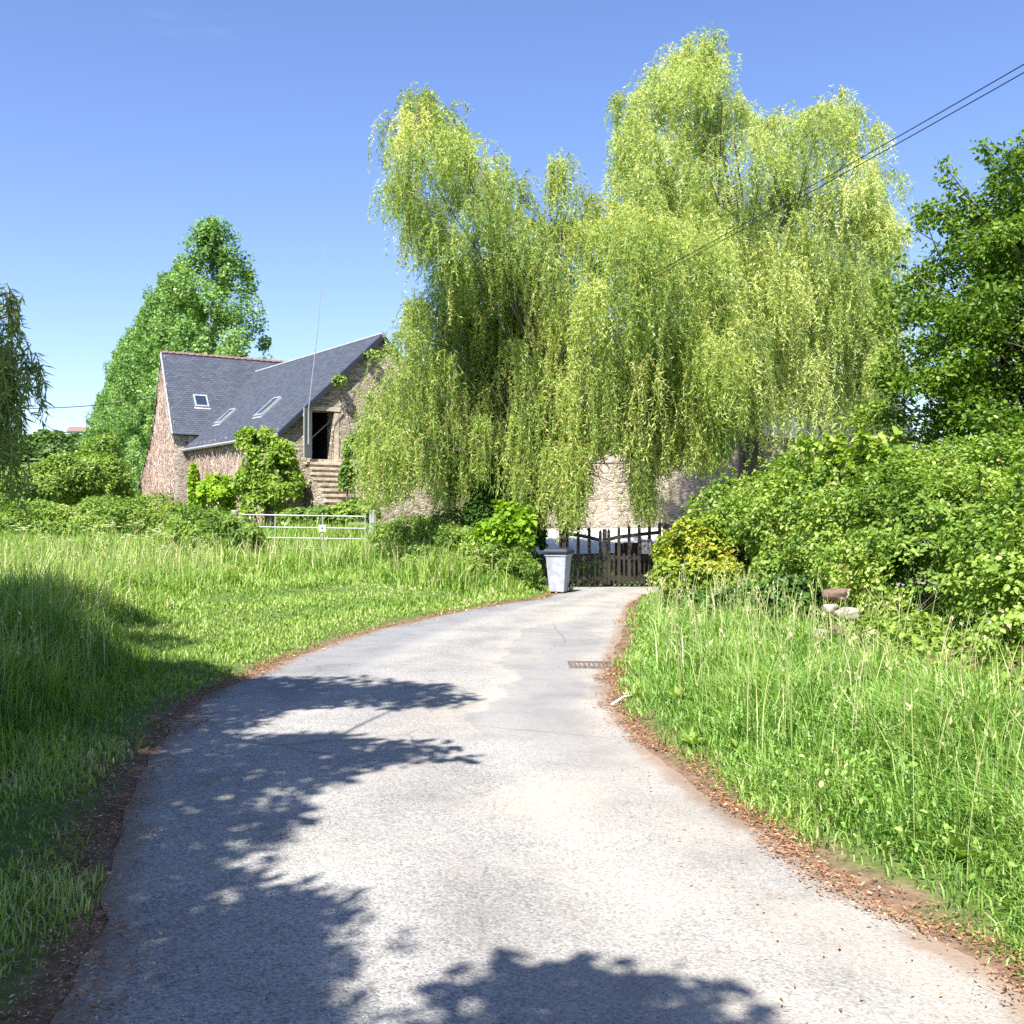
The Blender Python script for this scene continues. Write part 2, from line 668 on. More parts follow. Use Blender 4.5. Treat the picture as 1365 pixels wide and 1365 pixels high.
camber = 0.004 + 0.02 * (1 - (2 * fr - 1) ** 2)
RZ = np.broadcast_to(camber[None], RV.shape[:2])
V = np.concatenate([RV, RZ[..., None]], -1).reshape(-1, 3)
ii = np.arange(len(la) * K).reshape(-1, K)
Q = np.stack([ii[:-1, :-1], ii[:-1, 1:], ii[1:, 1:], ii[1:, :-1]], -1).reshape(-1, 4)
road = fast_mesh('road', V, Q, m_road, smooth=True)
ca = road.data.attributes.new('cross', 'FLOAT', 'POINT')
ca.data.foreach_set('value', np.tile(fr, len(la)).astype(np.float32))
kind(road, 'structure')

# gravel yard behind the wooden gate
m_gravel, t, b = new_mat('white gravel')
geo = t.add('ShaderNodeNewGeometry').outputs['Position']
g = t.noise(geo, 40, 4, 0.7)
t.l.new(t.ramp(g, [(0.3, (0.45, 0.43, 0.40)), (0.7, (0.80, 0.78, 0.74))]), b.inputs['Base Color'])
b.inputs['Roughness'].default_value = 0.95
t.l.new(t.bump(g, 0.6, 0.02), b.inputs['Normal'])
yx, yy = np.meshgrid(np.arange(-1.4, 15.1, 0.3), np.arange(29.6, 39.0, 0.3))
yz = ground_z(yx, yy) + 0.03
ii = np.arange(yx.size).reshape(yx.shape)
Q = np.stack([ii[:-1, :-1], ii[:-1, 1:], ii[1:, 1:], ii[1:, :-1]], -1).reshape(-1, 4)
kind(fast_mesh('gravel_path', np.stack([yx, yy, yz], -1).reshape(-1, 3), Q, m_gravel, smooth=True), 'structure')

# ------------------------------------------------------------------ materials
M = {}
M['willow'] = leaf_mat('willow leaves', [(0.0, (0.10, 0.18, 0.038)), (0.3, (0.215, 0.335, 0.07)), (0.65, (0.39, 0.49, 0.122)), (1.0, (0.64, 0.64, 0.255))], 0.4, 0.42, 0.35)
M['willow_far'] = leaf_mat('pale willow leaves', [(0.0, (0.165, 0.25, 0.078)), (0.35, (0.315, 0.415, 0.128)), (0.7, (0.49, 0.565, 0.20)), (1.0, (0.70, 0.70, 0.36))], 0.4, 0.42, 0.35)
M['willow_dark'] = leaf_mat('dull willow leaves', [(0.0, (0.10, 0.18, 0.05)), (0.6, (0.23, 0.34, 0.10)), (1.0, (0.42, 0.49, 0.19))], 0.35, 0.4)
M['bramble'] = leaf_mat('bramble leaves', [(0.0, (0.07, 0.135, 0.025)), (0.3, (0.145, 0.24, 0.042)), (0.6, (0.245, 0.35, 0.062)), (0.85, (0.36, 0.43, 0.11)), (0.95, (0.44, 0.44, 0.19)), (1.0, (0.36, 0.25, 0.15))], 0.34, 0.42)
M['gold'] = leaf_mat('golden leaves', [(0.0, (0.09, 0.16, 0.02)), (0.5, (0.21, 0.29, 0.035)), (0.75, (0.37, 0.39, 0.05)), (0.93, (0.52, 0.46, 0.08)), (1.0, (0.42, 0.28, 0.08))], 0.3)
M['oak'] = leaf_mat('oak leaves', [(0.0, (0.05, 0.105, 0.014)), (0.4, (0.105, 0.19, 0.022)), (0.8, (0.19, 0.285, 0.036)), (1.0, (0.29, 0.34, 0.07))], 0.3, 0.42)
M['poplar'] = leaf_mat('poplar leaves', [(0.0, (0.08, 0.17, 0.045)), (0.5, (0.17, 0.30, 0.08)), (1.0, (0.32, 0.44, 0.18))], 0.3, 0.4)
M['shrub'] = leaf_mat('shrub leaves', [(0.0, (0.08, 0.15, 0.03)), (0.5, (0.18, 0.28, 0.05)), (0.85, (0.30, 0.39, 0.09)), (1.0, (0.38, 0.36, 0.15))], 0.3)
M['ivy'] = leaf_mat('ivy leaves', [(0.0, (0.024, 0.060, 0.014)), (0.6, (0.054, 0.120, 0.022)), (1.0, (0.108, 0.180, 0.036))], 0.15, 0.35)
M['lime'] = leaf_mat('fresh lime leaves', [(0.0, (0.138, 0.250, 0.025)), (0.6, (0.250, 0.388, 0.031)), (1.0, (0.375, 0.500, 0.062))], 0.35)
M['grass'] = leaf_mat('grass blades', [(0.0, (0.08, 0.17, 0.035)), (0.3, (0.15, 0.28, 0.05)), (0.65, (0.25, 0.40, 0.085)), (0.85, (0.37, 0.47, 0.15)), (1.0, (0.56, 0.52, 0.31))], 0.32, 0.42, 0.3)
M['lawn'] = leaf_mat('meadow blades', [(0.0, (0.09, 0.18, 0.03)), (0.3, (0.17, 0.29, 0.045)), (0.65, (0.265, 0.39, 0.075)), (0.85, (0.37, 0.45, 0.14)), (1.0, (0.54, 0.50, 0.28))], 0.32, 0.42, 0.3)
M['litter'] = leaf_mat('fallen leaves', [(0.0, (0.11, 0.06, 0.035)), (0.35, (0.28, 0.135, 0.07)), (0.7, (0.44, 0.23, 0.12)), (1.0, (0.60, 0.48, 0.32))], 0.05, 0.7, 0.2)
M['far'] = leaf_mat('far hedgerow leaves', [(0.0, (0.058, 0.117, 0.033)), (0.5, (0.117, 0.202, 0.052)), (1.0, (0.195, 0.273, 0.091))], 0.2)
M['flower'] = leaf_mat('white umbel florets', [(0.0, (0.600, 0.620, 0.500)), (1.0, (0.850, 0.850, 0.800))], 0.3)
M['pink'] = leaf_mat('pink petals', [(0.0, (0.450, 0.140, 0.280)), (1.0, (0.620, 0.280, 0.440))], 0.3)
M['climber'] = leaf_mat('climber leaves', [(0.0, (0.11, 0.19, 0.03)), (0.5, (0.22, 0.33, 0.05)), (0.9, (0.36, 0.45, 0.10)), (1.0, (0.42, 0.36, 0.16))], 0.33)
M['bark'] = plain_mat('grey brown bark', (0.13, 0.105, 0.08), 0.9, 0, 0.5, 7, 0.8, (1, 1, 0.25))
M['twig'] = plain_mat('yellow willow twigs', (0.30, 0.25, 0.08), 0.7, 0, 0.3, 4)
M['deadtwig'] = leaf_mat('bare creeper stems', [(0.0, (0.33, 0.22, 0.165)), (0.5, (0.55, 0.42, 0.345)), (1.0, (0.70, 0.60, 0.52))], 0.0, 0.8, 0.2)
M['wood'] = plain_mat('dark weathered timber', (0.026, 0.023, 0.018), 0.85, 0, 0.45, 9, 0.5, (3, 3, 0.4))
M['greywood'] = plain_mat('silver grey boards', (0.27, 0.28, 0.275), 0.8, 0, 0.25, 8, 0.3, (4, 4, 0.3))
M['galv'] = plain_mat('galvanised steel', (0.36, 0.38, 0.385), 0.55, 0.3, 0.18, 12)
M['bin'] = plain_mat('grey bin plastic', (0.33, 0.345, 0.39), 0.5, 0, 0.28, 6)
M['lid'] = plain_mat('charcoal blue bin plastic', (0.02, 0.025, 0.036), 0.5, 0, 0.15, 3)
M['rubber'] = plain_mat('black rubber', (0.02, 0.02, 0.02), 0.7)
M['cable'] = plain_mat('black cable sheath', (0.02, 0.02, 0.022), 0.6)
M['ironstone'] = plain_mat('rusty fieldstone', (0.15, 0.10, 0.075), 0.9, 0, 0.45, 9, 0.6)
M['fieldstone'] = plain_mat('lichened fieldstone', (0.30, 0.27, 0.22), 0.92, 0, 0.5, 11, 0.7)
M['tile'] = plain_mat('terracotta', (0.18, 0.115, 0.10), 0.85, 0, 0.4, 6, 0.2)
M['zinc'] = plain_mat('dull zinc', (0.40, 0.42, 0.44), 0.5, 0.4, 0.2, 5)
M['white'] = plain_mat('white paint', (0.78, 0.78, 0.76), 0.5, 0, 0.06, 5)
M['dark'] = plain_mat('near black for unlit hollows', (0.02, 0.018, 0.016), 0.95)  # shade of enclosed hollows put into the colour
M['iron'] = plain_mat('rusty iron', (0.17, 0.135, 0.12), 0.8, 0.4, 0.4, 30, 0.4)
M['grey'] = plain_mat('grey enamel', (0.16, 0.165, 0.18), 0.5, 0.1, 0.1, 6)
M['plaster'] = plain_mat('pale render', (0.55, 0.50, 0.43), 0.9, 0, 0.15, 3)

m, t, b = new_mat('window glass')
b.inputs['Base Color'].default_value = (0.02, 0.035, 0.06, 1)
b.inputs['Roughness'].default_value = 0.06
b.inputs['Specular IOR Level'].default_value = 0.9
M['glass'] = m


def rubble(name, stops, mortar, sc_=(4.4, 4.4, 12.0), disp=1.0):
    m, t, b = new_mat(name)
    geo = t.add('ShaderNodeNewGeometry').outputs['Position']
    nz = t.add('ShaderNodeTexNoise', ins={'Vector': geo, 'Scale': 2.4, 'Detail': 3.0}).outputs['Color']
    off = t.mix(0.16, geo, nz, 'ADD')
    mp = t.scaled(off, *sc_)
    ve = t.add('ShaderNodeTexVoronoi', feature='DISTANCE_TO_EDGE', ins={'Vector': mp, 'Scale': 1.0})
    vc = t.add('ShaderNodeTexVoronoi', feature='F1', ins={'Vector': mp, 'Scale': 1.0})
    r = t.add('ShaderNodeSeparateColor', ins={0: vc.outputs['Color']}).outputs[0]
    fine = t.noise(geo, 22, 5, 0.65)
    stain = t.noise(geo, 0.7, 4)
    c = t.ramp(r, stops)
    c = t.mix(t.math('MULTIPLY', fine, 0.55), c, t.mix(1.0, c, (0.55, 0.52, 0.5), 'MULTIPLY'))
    c = t.mix(t.ramp(stain, [(0.5, (0, 0, 0)), (0.75, (0.35, 0.35, 0.35))]), c, (0.16, 0.14, 0.10))
    mf = t.ramp(ve.outputs[0], [(0.03, (1, 1, 1)), (0.09, (0, 0, 0))])
    c = t.mix(mf, c, mortar)
    t.l.new(c, b.inputs['Base Color'])
    b.inputs['Roughness'].default_value = 0.92
    b.inputs['Specular IOR Level'].default_value = 0.2
    hh = t.math('ADD', t.math('MINIMUM', ve.outputs[0], 0.14), t.math('MULTIPLY', fine, 0.05))
    t.l.new(t.bump(hh, 1.0, 0.25 * disp), b.inputs['Normal'])
    return m


M['stone'] = rubble('schist rubble', [(0.0, (0.20, 0.15, 0.10)), (0.35, (0.36, 0.29, 0.21)), (0.7, (0.46, 0.40, 0.31)), (1.0, (0.55, 0.50, 0.43))], (0.42, 0.37, 0.29))
M['pinkstone'] = rubble('pale beige rubble', [(0.0, (0.22, 0.17, 0.13)), (0.35, (0.37, 0.30, 0.24)), (0.7, (0.46, 0.395, 0.325)), (1.0, (0.53, 0.47, 0.40))], (0.45, 0.395, 0.33), (4.6, 4.6, 13.5))
M['creeperstone'] = rubble('rubble under creeper', [(0.0, (0.38, 0.29, 0.235)), (0.35, (0.54, 0.44, 0.37)), (0.7, (0.62, 0.535, 0.46)), (1.0, (0.68, 0.61, 0.54))], (0.60, 0.53, 0.465), (4.2, 4.2, 11.0), 0.4)
M['step'] = plain_mat('worn stone steps', (0.40, 0.34, 0.26), 0.9, 0, 0.35, 5, 0.5)

m, t, b = new_mat('blue grey slates')
uv = t.add('ShaderNodeUVMap').outputs[0]
br = t.add('ShaderNodeTexBrick', offset=0.5, ins={'Vector': uv, 'Color1': (0.036, 0.045, 0.066, 1), 'Color2': (0.066, 0.077, 0.103, 1), 'Mortar': (0.016, 0.018, 0.024, 1),
                                                  'Scale': 1.0, 'Mortar Size': 0.010, 'Mortar Smooth': 0.3, 'Bias': 0.1, 'Brick Width': 0.24, 'Row Height': 0.13})
geo = t.add('ShaderNodeNewGeometry').outputs['Position']
lich = t.ramp(t.noise(geo, 1.2, 6, 0.65), [(0.55, (0, 0, 0)), (0.8, (0.35, 0.35, 0.35))])
c = t.mix(lich, br.outputs[0], (0.11, 0.11, 0.105))
t.l.new(c, b.inputs['Base Color'])
b.inputs['Roughness'].default_value = 0.7
b.inputs['Specular IOR Level'].default_value = 0.4
sx = t.add('ShaderNodeSeparateXYZ', ins={0: uv}).outputs[1]
row = t.math('FRACT', t.math('DIVIDE', sx, 0.13))
hh = t.math('ADD', t.math('MULTIPLY', row, -0.6), t.math('MULTIPLY', br.outputs[1], -0.4))
t.l.new(t.bump(hh, 0.7, 0.02), b.inputs['Normal'])
M['slate'] = m


# ------------------------------------------------------------------ foliage builders
def grass_blades(px, py, h, wd, bend, R, lean=None):
    """two-segment blades"""
    n = len(px)
    z = ground_z(px, py)
    a = rng.uniform(0, 2 * np.pi, n)
    D = np.stack([np.cos(a), np.sin(a), np.zeros(n)], 1)
    if lean is not None:
        D = unit(D + lean)
    S = np.stack([-D[:, 1], D[:, 0], np.zeros(n)], 1)
    tw = rng.uniform(-1, 1, n)[:, None]
    S = unit(S + D * tw)
    P = np.stack([px, py, z - 0.02], 1)
    up = np.array([[0, 0, 1.0]])
    h, wd, bend = h[:, None], wd[:, None], bend[:, None]
    m1 = P + up * h * 0.55 + D * bend * h * 0.22
    tip = P + up * h * (1 - 0.35 * bend) + D * bend * h * 0.75
    V = np.stack([P - S * wd / 2, P + S * wd / 2, m1 + S * wd * 0.42, m1 - S * wd * 0.42, tip + S * wd * 0.07, tip - S * wd * 0.07], 1).reshape(-1, 3)
    b_ = np.arange(n)[:, None] * 6
    Q = np.concatenate([b_ + np.array([[0, 1, 2, 3]]), b_ + np.array([[3, 2, 4, 5]])], 1).reshape(-1, 4)
    return V, Q, np.repeat(R, 2)


def bush_leaves(blobs, n, size, mat_fn=lobed, up=0.5, shell=0.12, lump=0.22, lfreq=0.7, aspect=0.75, seed=1, tone_freq=0.8, low=-0.55, holes=None, ztop=1.6):
    """blobs: (x,y,z,rx,ry,rz). Leaves in the outer shell of lumpy ellipsoids"""
    blobs = np.asarray(blobs, float)
    area = blobs[:, 3] * blobs[:, 4] + blobs[:, 4] * blobs[:, 5] + blobs[:, 3] * blobs[:, 5]
    k = rng.choice(len(blobs), n, p=area / area.sum())
    d = rdir(n * 2)
    d = d[d[:, 2] > low][:n]
    while len(d) < n:
        e = rdir(n)
        d = np.concatenate([d, e[e[:, 2] > low]])[:n]
    c, r = blobs[k, :3], blobs[k, 3:]
    rad = 1 + lump * fnoise(c * 0.9 + d * r, lfreq, seed, 3) - np.abs(rng.normal(0, shell, n))
    P = c + d * r * rad[:, None]
    # drop leaves deep inside other blobs
    keep = np.ones(n, bool)
    for q in blobs:
        inside = (((P - q[:3]) / (q[3:] * 0.72)) ** 2).sum(1) < 1
        keep &= ~inside
    if holes is not None:
        hn = fnoise(P, 0.62, seed + 90, 3)
        keep &= ~((hn < holes) & (P[:, 2] < ztop + 0.3 * hn))
    P, d = P[keep], d[keep]
    m_ = len(P)
    Nn = unit(0.55 * d + up * np.array([[0, 0, 1.0]]) + 0.75 * rdir(m_))
    A = unit(np.cross(Nn, rdir(m_)) + 0.25 * d + np.array([[0, 0, -0.25]]))
    L = size * rng.uniform(0.6, 1.35, m_)
    V, Q = mat_fn(P, A, Nn, L, L * aspect)
    tone = np.clip(0.42 + 0.22 * fnoise(P, tone_freq, seed + 7, 2) + rng.normal(0, 0.19, m_), 0, 1)
    return V, Q, np.repeat(tone, len(Q) // m_)


def make_bush(name, base, blobs, n, size, mat, label, cat, group=None, stems=5, **kw):
    o = empty(name, base, label, cat, group)
    V, Q, R = bush_leaves(blobs, n, size, **kw)
    fast_mesh('foliage', V, Q, M[mat], o, R, offset=base)
    mb = MB()
    bl = np.asarray(blobs, float)
    for i in range(stems):
        q = bl[i % len(bl)]
        e = q[:3] + rng.normal(0, 0.35, 3) * q[3:]
        s0 = np.array([base[0], base[1], base[2] - 0.1]) * 0.4 + np.array([q[0], q[1], base[2] - 0.1]) * 0.6
        md = (s0 + e) / 2 + rng.normal(0, 0.15, 3)
        mb.tube([s0, md, e], [0.03, 0.02, 0.008], 5)
    mb.build('stem', M['bark'], o, offset=base, smooth=True)
    return o


def broadleaf(name, base, trunk_pts, trunk_r, clusters, mat, leaf, per, label, cat, group=None, flat=0.55, aspect=0.62, bark='bark', limb=1.0, chain=False):
    """clusters (n,4): x y z radius"""
    o = empty(name, base, label, cat, group)
    mb = MB()
    tp = np.asarray(trunk_pts, float)
    mb.tube(tp, np.linspace(trunk_r, trunk_r * 0.35, len(tp)), 10)
    cl = np.asarray(clusters, float)
    if chain:
        cl = cl[np.argsort(np.linalg.norm(cl[:, :3] - tp[-2], axis=1))]
        nodes = [tp[-1], tp[-2], (tp[-1] + tp[-2]) / 2, (tp[-2] + tp[-3]) / 2]
        for c in cl:
            nd = np.array(nodes)
            s_ = nd[np.argmin(np.linalg.norm(nd - c[:3], axis=1))]
            m1 = (s_ + c[:3]) / 2 + rng.normal(0, 0.05, 3)
            mb.tube([s_, m1, c[:3]], [0.02, 0.016, 0.012], 5, cap=False)
            nodes.append(c[:3])
    for c in (() if chain else cl):
        zz = np.clip((c[2] - tp[0, 2]) / (tp[-1, 2] - tp[0, 2]) - rng.uniform(0.15, 0.4), 0.25, 1)
        s_ = np.array([np.interp(zz * (len(tp) - 1), np.arange(len(tp)), tp[:, i]) for i in range(3)])
        e = c[:3]
        ln = np.linalg.norm(e - s_)
        m1 = s_ + (e - s_) * 0.4 + np.array([0, 0, 0.10 * ln]) + rng.normal(0, 0.06 * ln, 3)
        r0 = min(trunk_r * 0.35, 0.018 * ln + 0.015) * limb
        mb.tube([s_, (s_ + m1) / 2 + rng.normal(0, 0.03 * ln, 3), m1, (m1 + e) / 2 + rng.normal(0, 0.04 * ln, 3), e], [r0, r0 * 0.8, r0 * 0.6, r0 * 0.35, 0.008], 5, cap=False)
    mb.build('trunk', M[bark], o, offset=base, smooth=True)
    acc = Acc()
    for c in cl:
        n = int(per * rng.uniform(0.7, 1.3) * (c[3] / cl[:, 3].mean()) ** 2)
        d = rdir(n)
        rr = rng.uniform(0.15, 1, n) ** 0.6
        P = c[:3] + d * rr[:, None] * c[3] * np.array([1, 1, flat]) * (1 + 0.3 * fnoise(d + c[:3], 0.8, 3))[:, None]
        Nn = unit(0.4 * d + np.array([[0, 0, 0.7]]) + 0.8 * rdir(n))
        A = unit(np.cross(Nn, rdir(n)) + 0.4 * d)
        L = leaf * rng.uniform(0.6, 1.3, n)
        V, Q = lobed(P, A, Nn, L, L * aspect)
        tone = np.clip(rng.normal(0.45, 0.13) + rng.normal(0, 0.17, n), 0, 1)
        acc.add(V, Q, np.repeat(tone, 2))
    acc.build('crown', M[mat], o, offset=base)
    return o


def willow(base, lean_top, tiers, per, mat, label, reach=0.36, leafL=0.12, leafW=0.022, spacing=0.05, trunk_r=0.35, zmin=None, group=None, smin=5):
    """tiers: (n,5) x y z spread length ; strands hang from every tier"""
    o = empty('weeping_willow', base, label, 'tree', group)
    base = np.asarray(base, float)
    top = np.asarray(lean_top, float)
    mb = MB()
    tp = np.array([base - [0, 0, 0.2], base + (top - base) * 0.3 + [0.1, 0.05, 0], base + (top - base) * 0.65 + [-0.1, 0, 0], top])
    mb.tube(tp, [trunk_r * 1.25, trunk_r, trunk_r * 0.85, trunk_r * 0.6], 10)
    accL, accT = Acc(), Acc()
    for x, y, z, sprd, ln, *rx in tiers:
        e = np.array([x, y, z])
        main = [q for q in tiers if q[3] > 0.262]
        k = np.clip((z - base[2]) / (top[2] - base[2]) * 0.55, 0.45, 1)
        s_ = np.array([np.interp(k * 3, np.arange(4), tp[:, i]) for i in range(3)])
        if sprd <= 0.262 and rx and main:
            mp = np.array([q[:3] for q in main])
            s_ = mp[np.argmin(((mp - e) ** 2).sum(1))]
        dl = np.linalg.norm(e - s_)
        hz = e - s_
        m1 = s_ + hz * [0.42, 0.42, 0.5] + rng.normal(0, 0.04 * dl, 3)
        m2 = s_ + hz * [0.8, 0.8, 0.88] + rng.normal(0, 0.025 * dl, 3)
        r0 = 0.006 * dl + 0.010
        mb.tube([s_, (s_ + m1) / 2 + [0, 0, 0.02 * dl], m1, m2, e], [r0, r0 * 0.75, r0 * 0.5, r0 * 0.28, 0.01], 5, cap=False)
        S = max(smin, int(per * rng.uniform(0.35, 1.5) * (sprd / 0.55) ** 1.4))
        a = rng.uniform(0, 2 * np.pi, S)
        out = np.stack([np.cos(a), np.sin(a), np.zeros(S)], 1)
        bdir = unit(hz * [1, 1, 0])
        out = unit(out + 0.5 * bdir)
        p0 = e + rng.normal(0, 1, (S, 3)) * sprd * np.array([0.55, 0.55, 0.45])
        r_ = rng.uniform(0.2, 1.0, S) * reach * (0.6 + sprd) * (rx[0] if rx else 1)
        Ls = ln * rng.uniform(0.45, 1.15, S)
        if zmin is not None:
            zb = np.array([zmin(xx, yy) for xx, yy in zip(p0[:, 0] + out[:, 0] * r_, p0[:, 1] + out[:, 1] * r_)])
            Ls = np.minimum(Ls, np.maximum(0.25, (p0[:, 2] - zb) * rng.uniform(0.86, 1.02, S)))
        KP = 9
        tt = np.linspace(0, 1, KP)
        sway = rng.normal(0, 0.10, (S, 1, 3)) * np.array([1, 1, 0])
        ph = rng.uniform(0, 6.28, (S, 1, 1))

        def path(tq):  # tq (S,K)
            q = tq[..., None]
            h_ = out[:, None] * (r_[:, None, None] * (1 - np.exp(-3.2 * q)))
            zz = r_[:, None] * 0.9 * tq * np.exp(-5 * tq) * 2.2 - Ls[:, None] * tq ** 1.25
            P = p0[:, None] + h_ + sway * q * Ls[:, None, None] * (1 + 0.6 * np.sin(ph + 7 * q))
            P[..., 2] += zz
            return P
        pt = path(np.broadcast_to(tt, (S, KP)))
        V, Q = tubes_many(pt, np.broadcast_to(np.linspace(0.005, 0.002, KP), (S, KP)), 3)
        accT.add(V, Q)
        nl = np.maximum(6, (Ls + r_) / spacing).astype(int)
        km = nl.max()
        tq = (np.arange(km)[None] + rng.uniform(0, 1, (S, km))) / nl[:, None]
        ok = tq < 1.0
        tqc = np.clip(tq, 0, 1)
        P = path(tqc)
        P2 = path(np.clip(tqc + 0.03, 0, 1.03))
        T = unit(P2 - P)
        P, T = P[ok], T[ok]
        n = len(P)
        side = rdir(n)
        A = unit(T * 0.65 + side * 0.95 + np.array([[0, 0, -0.2]]))
        Nn = unit(rdir(n) + 0.35 * np.array([[0, 0, 1.0]]))
        L = leafL * rng.uniform(0.6, 1.25, n)
        V, Q = leaves(P, A, Nn, L, leafW * rng.uniform(0.7, 1.3, n), 0.1)
        base_t = rng.normal(0.47, 0.18)
        st = np.broadcast_to(rng.normal(0, 0.10, (S, 1)), ok.shape)[ok]
        accL.add(V, Q, np.clip(base_t + st + rng.normal(0, 0.15, n), 0, 1))
    mb.build('trunk', M['bark'], o, offset=base, smooth=True)
    accL.build('crown', M[mat], o, offset=base)
    accT.build('twigs', M['twig'], o, offset=base)
    return o


# ------------------------------------------------------------------ the barn
def v3(p, z):
    return np.array([p[0], p[1], z])


A2 = np.array([-8.31, 37.0])
dW, gW = unit(np.array([-0.584, 0.811])), unit(np.array([0.811, 0.584]))
nW = -dW
zE, zR, hwid = 4.85, 8.62, 4.02
GZB = 0.9
C2 = np.array([-14.82, 45.0])
g2, d2 = unit(np.array([0.85, 0.527])), unit(np.array([-0.46, 0.888]))
zE2, zR2, hw2 = 5.51, 9.28, 3.1
barn = empty('stone_barn', v3(A2, 0), 'old stone barn with blue grey slate roofs and dark loft doorway in its gable', 'building')
bo = (A2[0], A2[1], 0)


def wall(mb, org, dx, length, z0, top, openings=(), thick=0.55, inward=None):
    """front sheet with rectangular openings (s0,s1,z0,z1), reveals, back sheet and ends"""
    org, dx, inward = np.asarray(org, float), np.asarray(dx, float), np.asarray(inward, float)
    br_ = sorted(set([0, length] + [s for o in openings for s in o[:2]] + [s for s in getattr(top, 'breaks', [])]))
    P = lambda s, z, k=0: np.array([*(org + dx * s + inward * k), z])
    for a, b_ in zip(br_[:-1], br_[1:]):
        zs = [z0]
        hole = [o for o in openings if o[0] <= a + 1e-6 and o[1] >= b_ - 1e-6]
        segs, cur = [], z0
        for o in sorted(hole, key=lambda q: q[2]):
            segs.append((cur, cur, o[2], o[2]))
            cur = o[3]
        segs.append((cur, cur, top(a), top(b_)))
        for za, zb, zc, zd in segs:
            if zc - za < 1e-3 and zd - zb < 1e-3:
                continue
            mb.poly([P(a, za), P(b_, zb), P(b_, zd), P(a, zc)])
            mb.poly([P(b_, zb, thick), P(a, za, thick), P(a, zc, thick), P(b_, zd, thick)])
        mb.poly([P(a, top(a)), P(b_, top(b_)), P(b_, top(b_), thick), P(a, top(a), thick)])
    for s0, s1, q0, q1 in openings:
        mb.poly([P(s0, q0), P(s0, q1), P(s0, q1, thick), P(s0, q0, thick)])
        mb.poly([P(s1, q1), P(s1, q0), P(s1, q0, thick), P(s1, q1, thick)])
        mb.poly([P(s0, q1), P(s1, q1), P(s1, q1, thick), P(s0, q1, thick)])
        mb.poly([P(s1, q0), P(s0, q0), P(s0, q0, thick), P(s1, q0, thick)])
    mb.poly([P(0, z0), P(0, top(0)), P(0, top(0), thick), P(0, z0, thick)])
    mb.poly([P(length, top(length)), P(length, z0), P(length, z0, thick), P(length, top(length), thick)])


class Gab:
    def __init__(s, half, ze, zr):
        s.h, s.ze, s.zr, s.breaks = half, ze, zr, [half]

    def __call__(s, q):
        return s.ze + (s.zr - s.ze) * (1 - abs(q - s.h) / s.h)


class Flat:
    breaks = []

    def __init__(s, z):
        s.z = z

    def __call__(s, q):
        return s.z


DS0, DS1, DZ0, DZ1 = 1.14, 2.06, 3.80, 5.60
mb = MB()
wall(mb, A2, gW, 2 * hwid, GZB - 0.6, Gab(hwid, zE - 0.06, zR - 0.06), [(DS0, DS1, DZ0, DZ1)], 0.6, dW)
mb.build('gable_wall', M['stone'], barn, offset=bo)
LW = 10.25
mb = MB()
wall(mb, A2 + dW * LW, -dW, LW - 0.003, GZB - 0.8, Flat(zE - 0.05), [(3.0, 3.5, 2.0, 3.6)], 0.6, gW)
mb.build('side_wall', M['creeperstone'], barn, offset=bo)
mb = MB()
wall(mb, A2 + gW * 2 * hwid + dW * 0.61, dW, LW - 0.61, GZB - 0.6, Flat(zE - 0.05), [], 0.6, -gW)
mb.build('side_wall', M['stone'], barn, offset=bo)
# main range
mb = MB()
wall(mb, C2 + d2 * 2 * hw2, -d2, 2 * hw2, GZB - 1, Gab(hw2, zE2 - 0.06, zR2 - 0.06), [], 0.6, g2)
mb.build('gable_wall', M['creeperstone'], barn, offset=bo)
mb = MB()
wall(mb, C2 + g2 * 0.002, g2, 14, GZB - 1, Flat(zE2 - 0.08), [], 0.5, d2)
wall(mb, C2 + d2 * 2 * hw2 + g2 * 14, -g2, 13.9, GZB - 1, Flat(zE2 - 0.08), [], 0.5, -d2)
mb.build('range_wall', M['creeperstone'], barn, offset=bo)
# lean-to against the far side of the main gable
lean_o = C2 + d2 * 2 * hw2 - g2 * 0.01
mb = MB()


class Lean:
    breaks = []

    def __call__(s, q):
        return 3.3 + (zE2 + 0.2 - 3.3) * q / 4.4


wall(mb, lean_o + d2 * 4.4, -d2, 4.4, GZB - 1, Lean(), [], 0.5, g2)
mb.build('outshut_wall', M['creeperstone'], barn, offset=bo)


def slope(mb, e0, e1, r1, r0, thick=0.07):
    """roof slab: eave e0-e1, ridge r0-r1; uv in metres; underside and edges"""
    e0, e1, r0, r1 = (np.asarray(p, float) for p in (e0, e1, r0, r1))
    ax = unit(e1 - e0)
    up_ = unit((r0 - e0) - ax * np.dot(r0 - e0, ax))
    nn = unit(np.cross(ax, up_))
    if nn[2] < 0:
        nn = -nn
    pts = [e0, e1, r1, r0]
    uvs = [((p - e0) @ ax + 50, (p - e0) @ up_ + 50) for p in pts]
    top = [p + nn * thick for p in pts]
    mb.poly(top, uvs)
    mb.poly(pts[::-1])
    for i in range(4):
        j = (i + 1) % 4
        mb.poly([pts[i], pts[j], top[j], top[i]])
    return e0 + nn * thick, ax, up_, nn


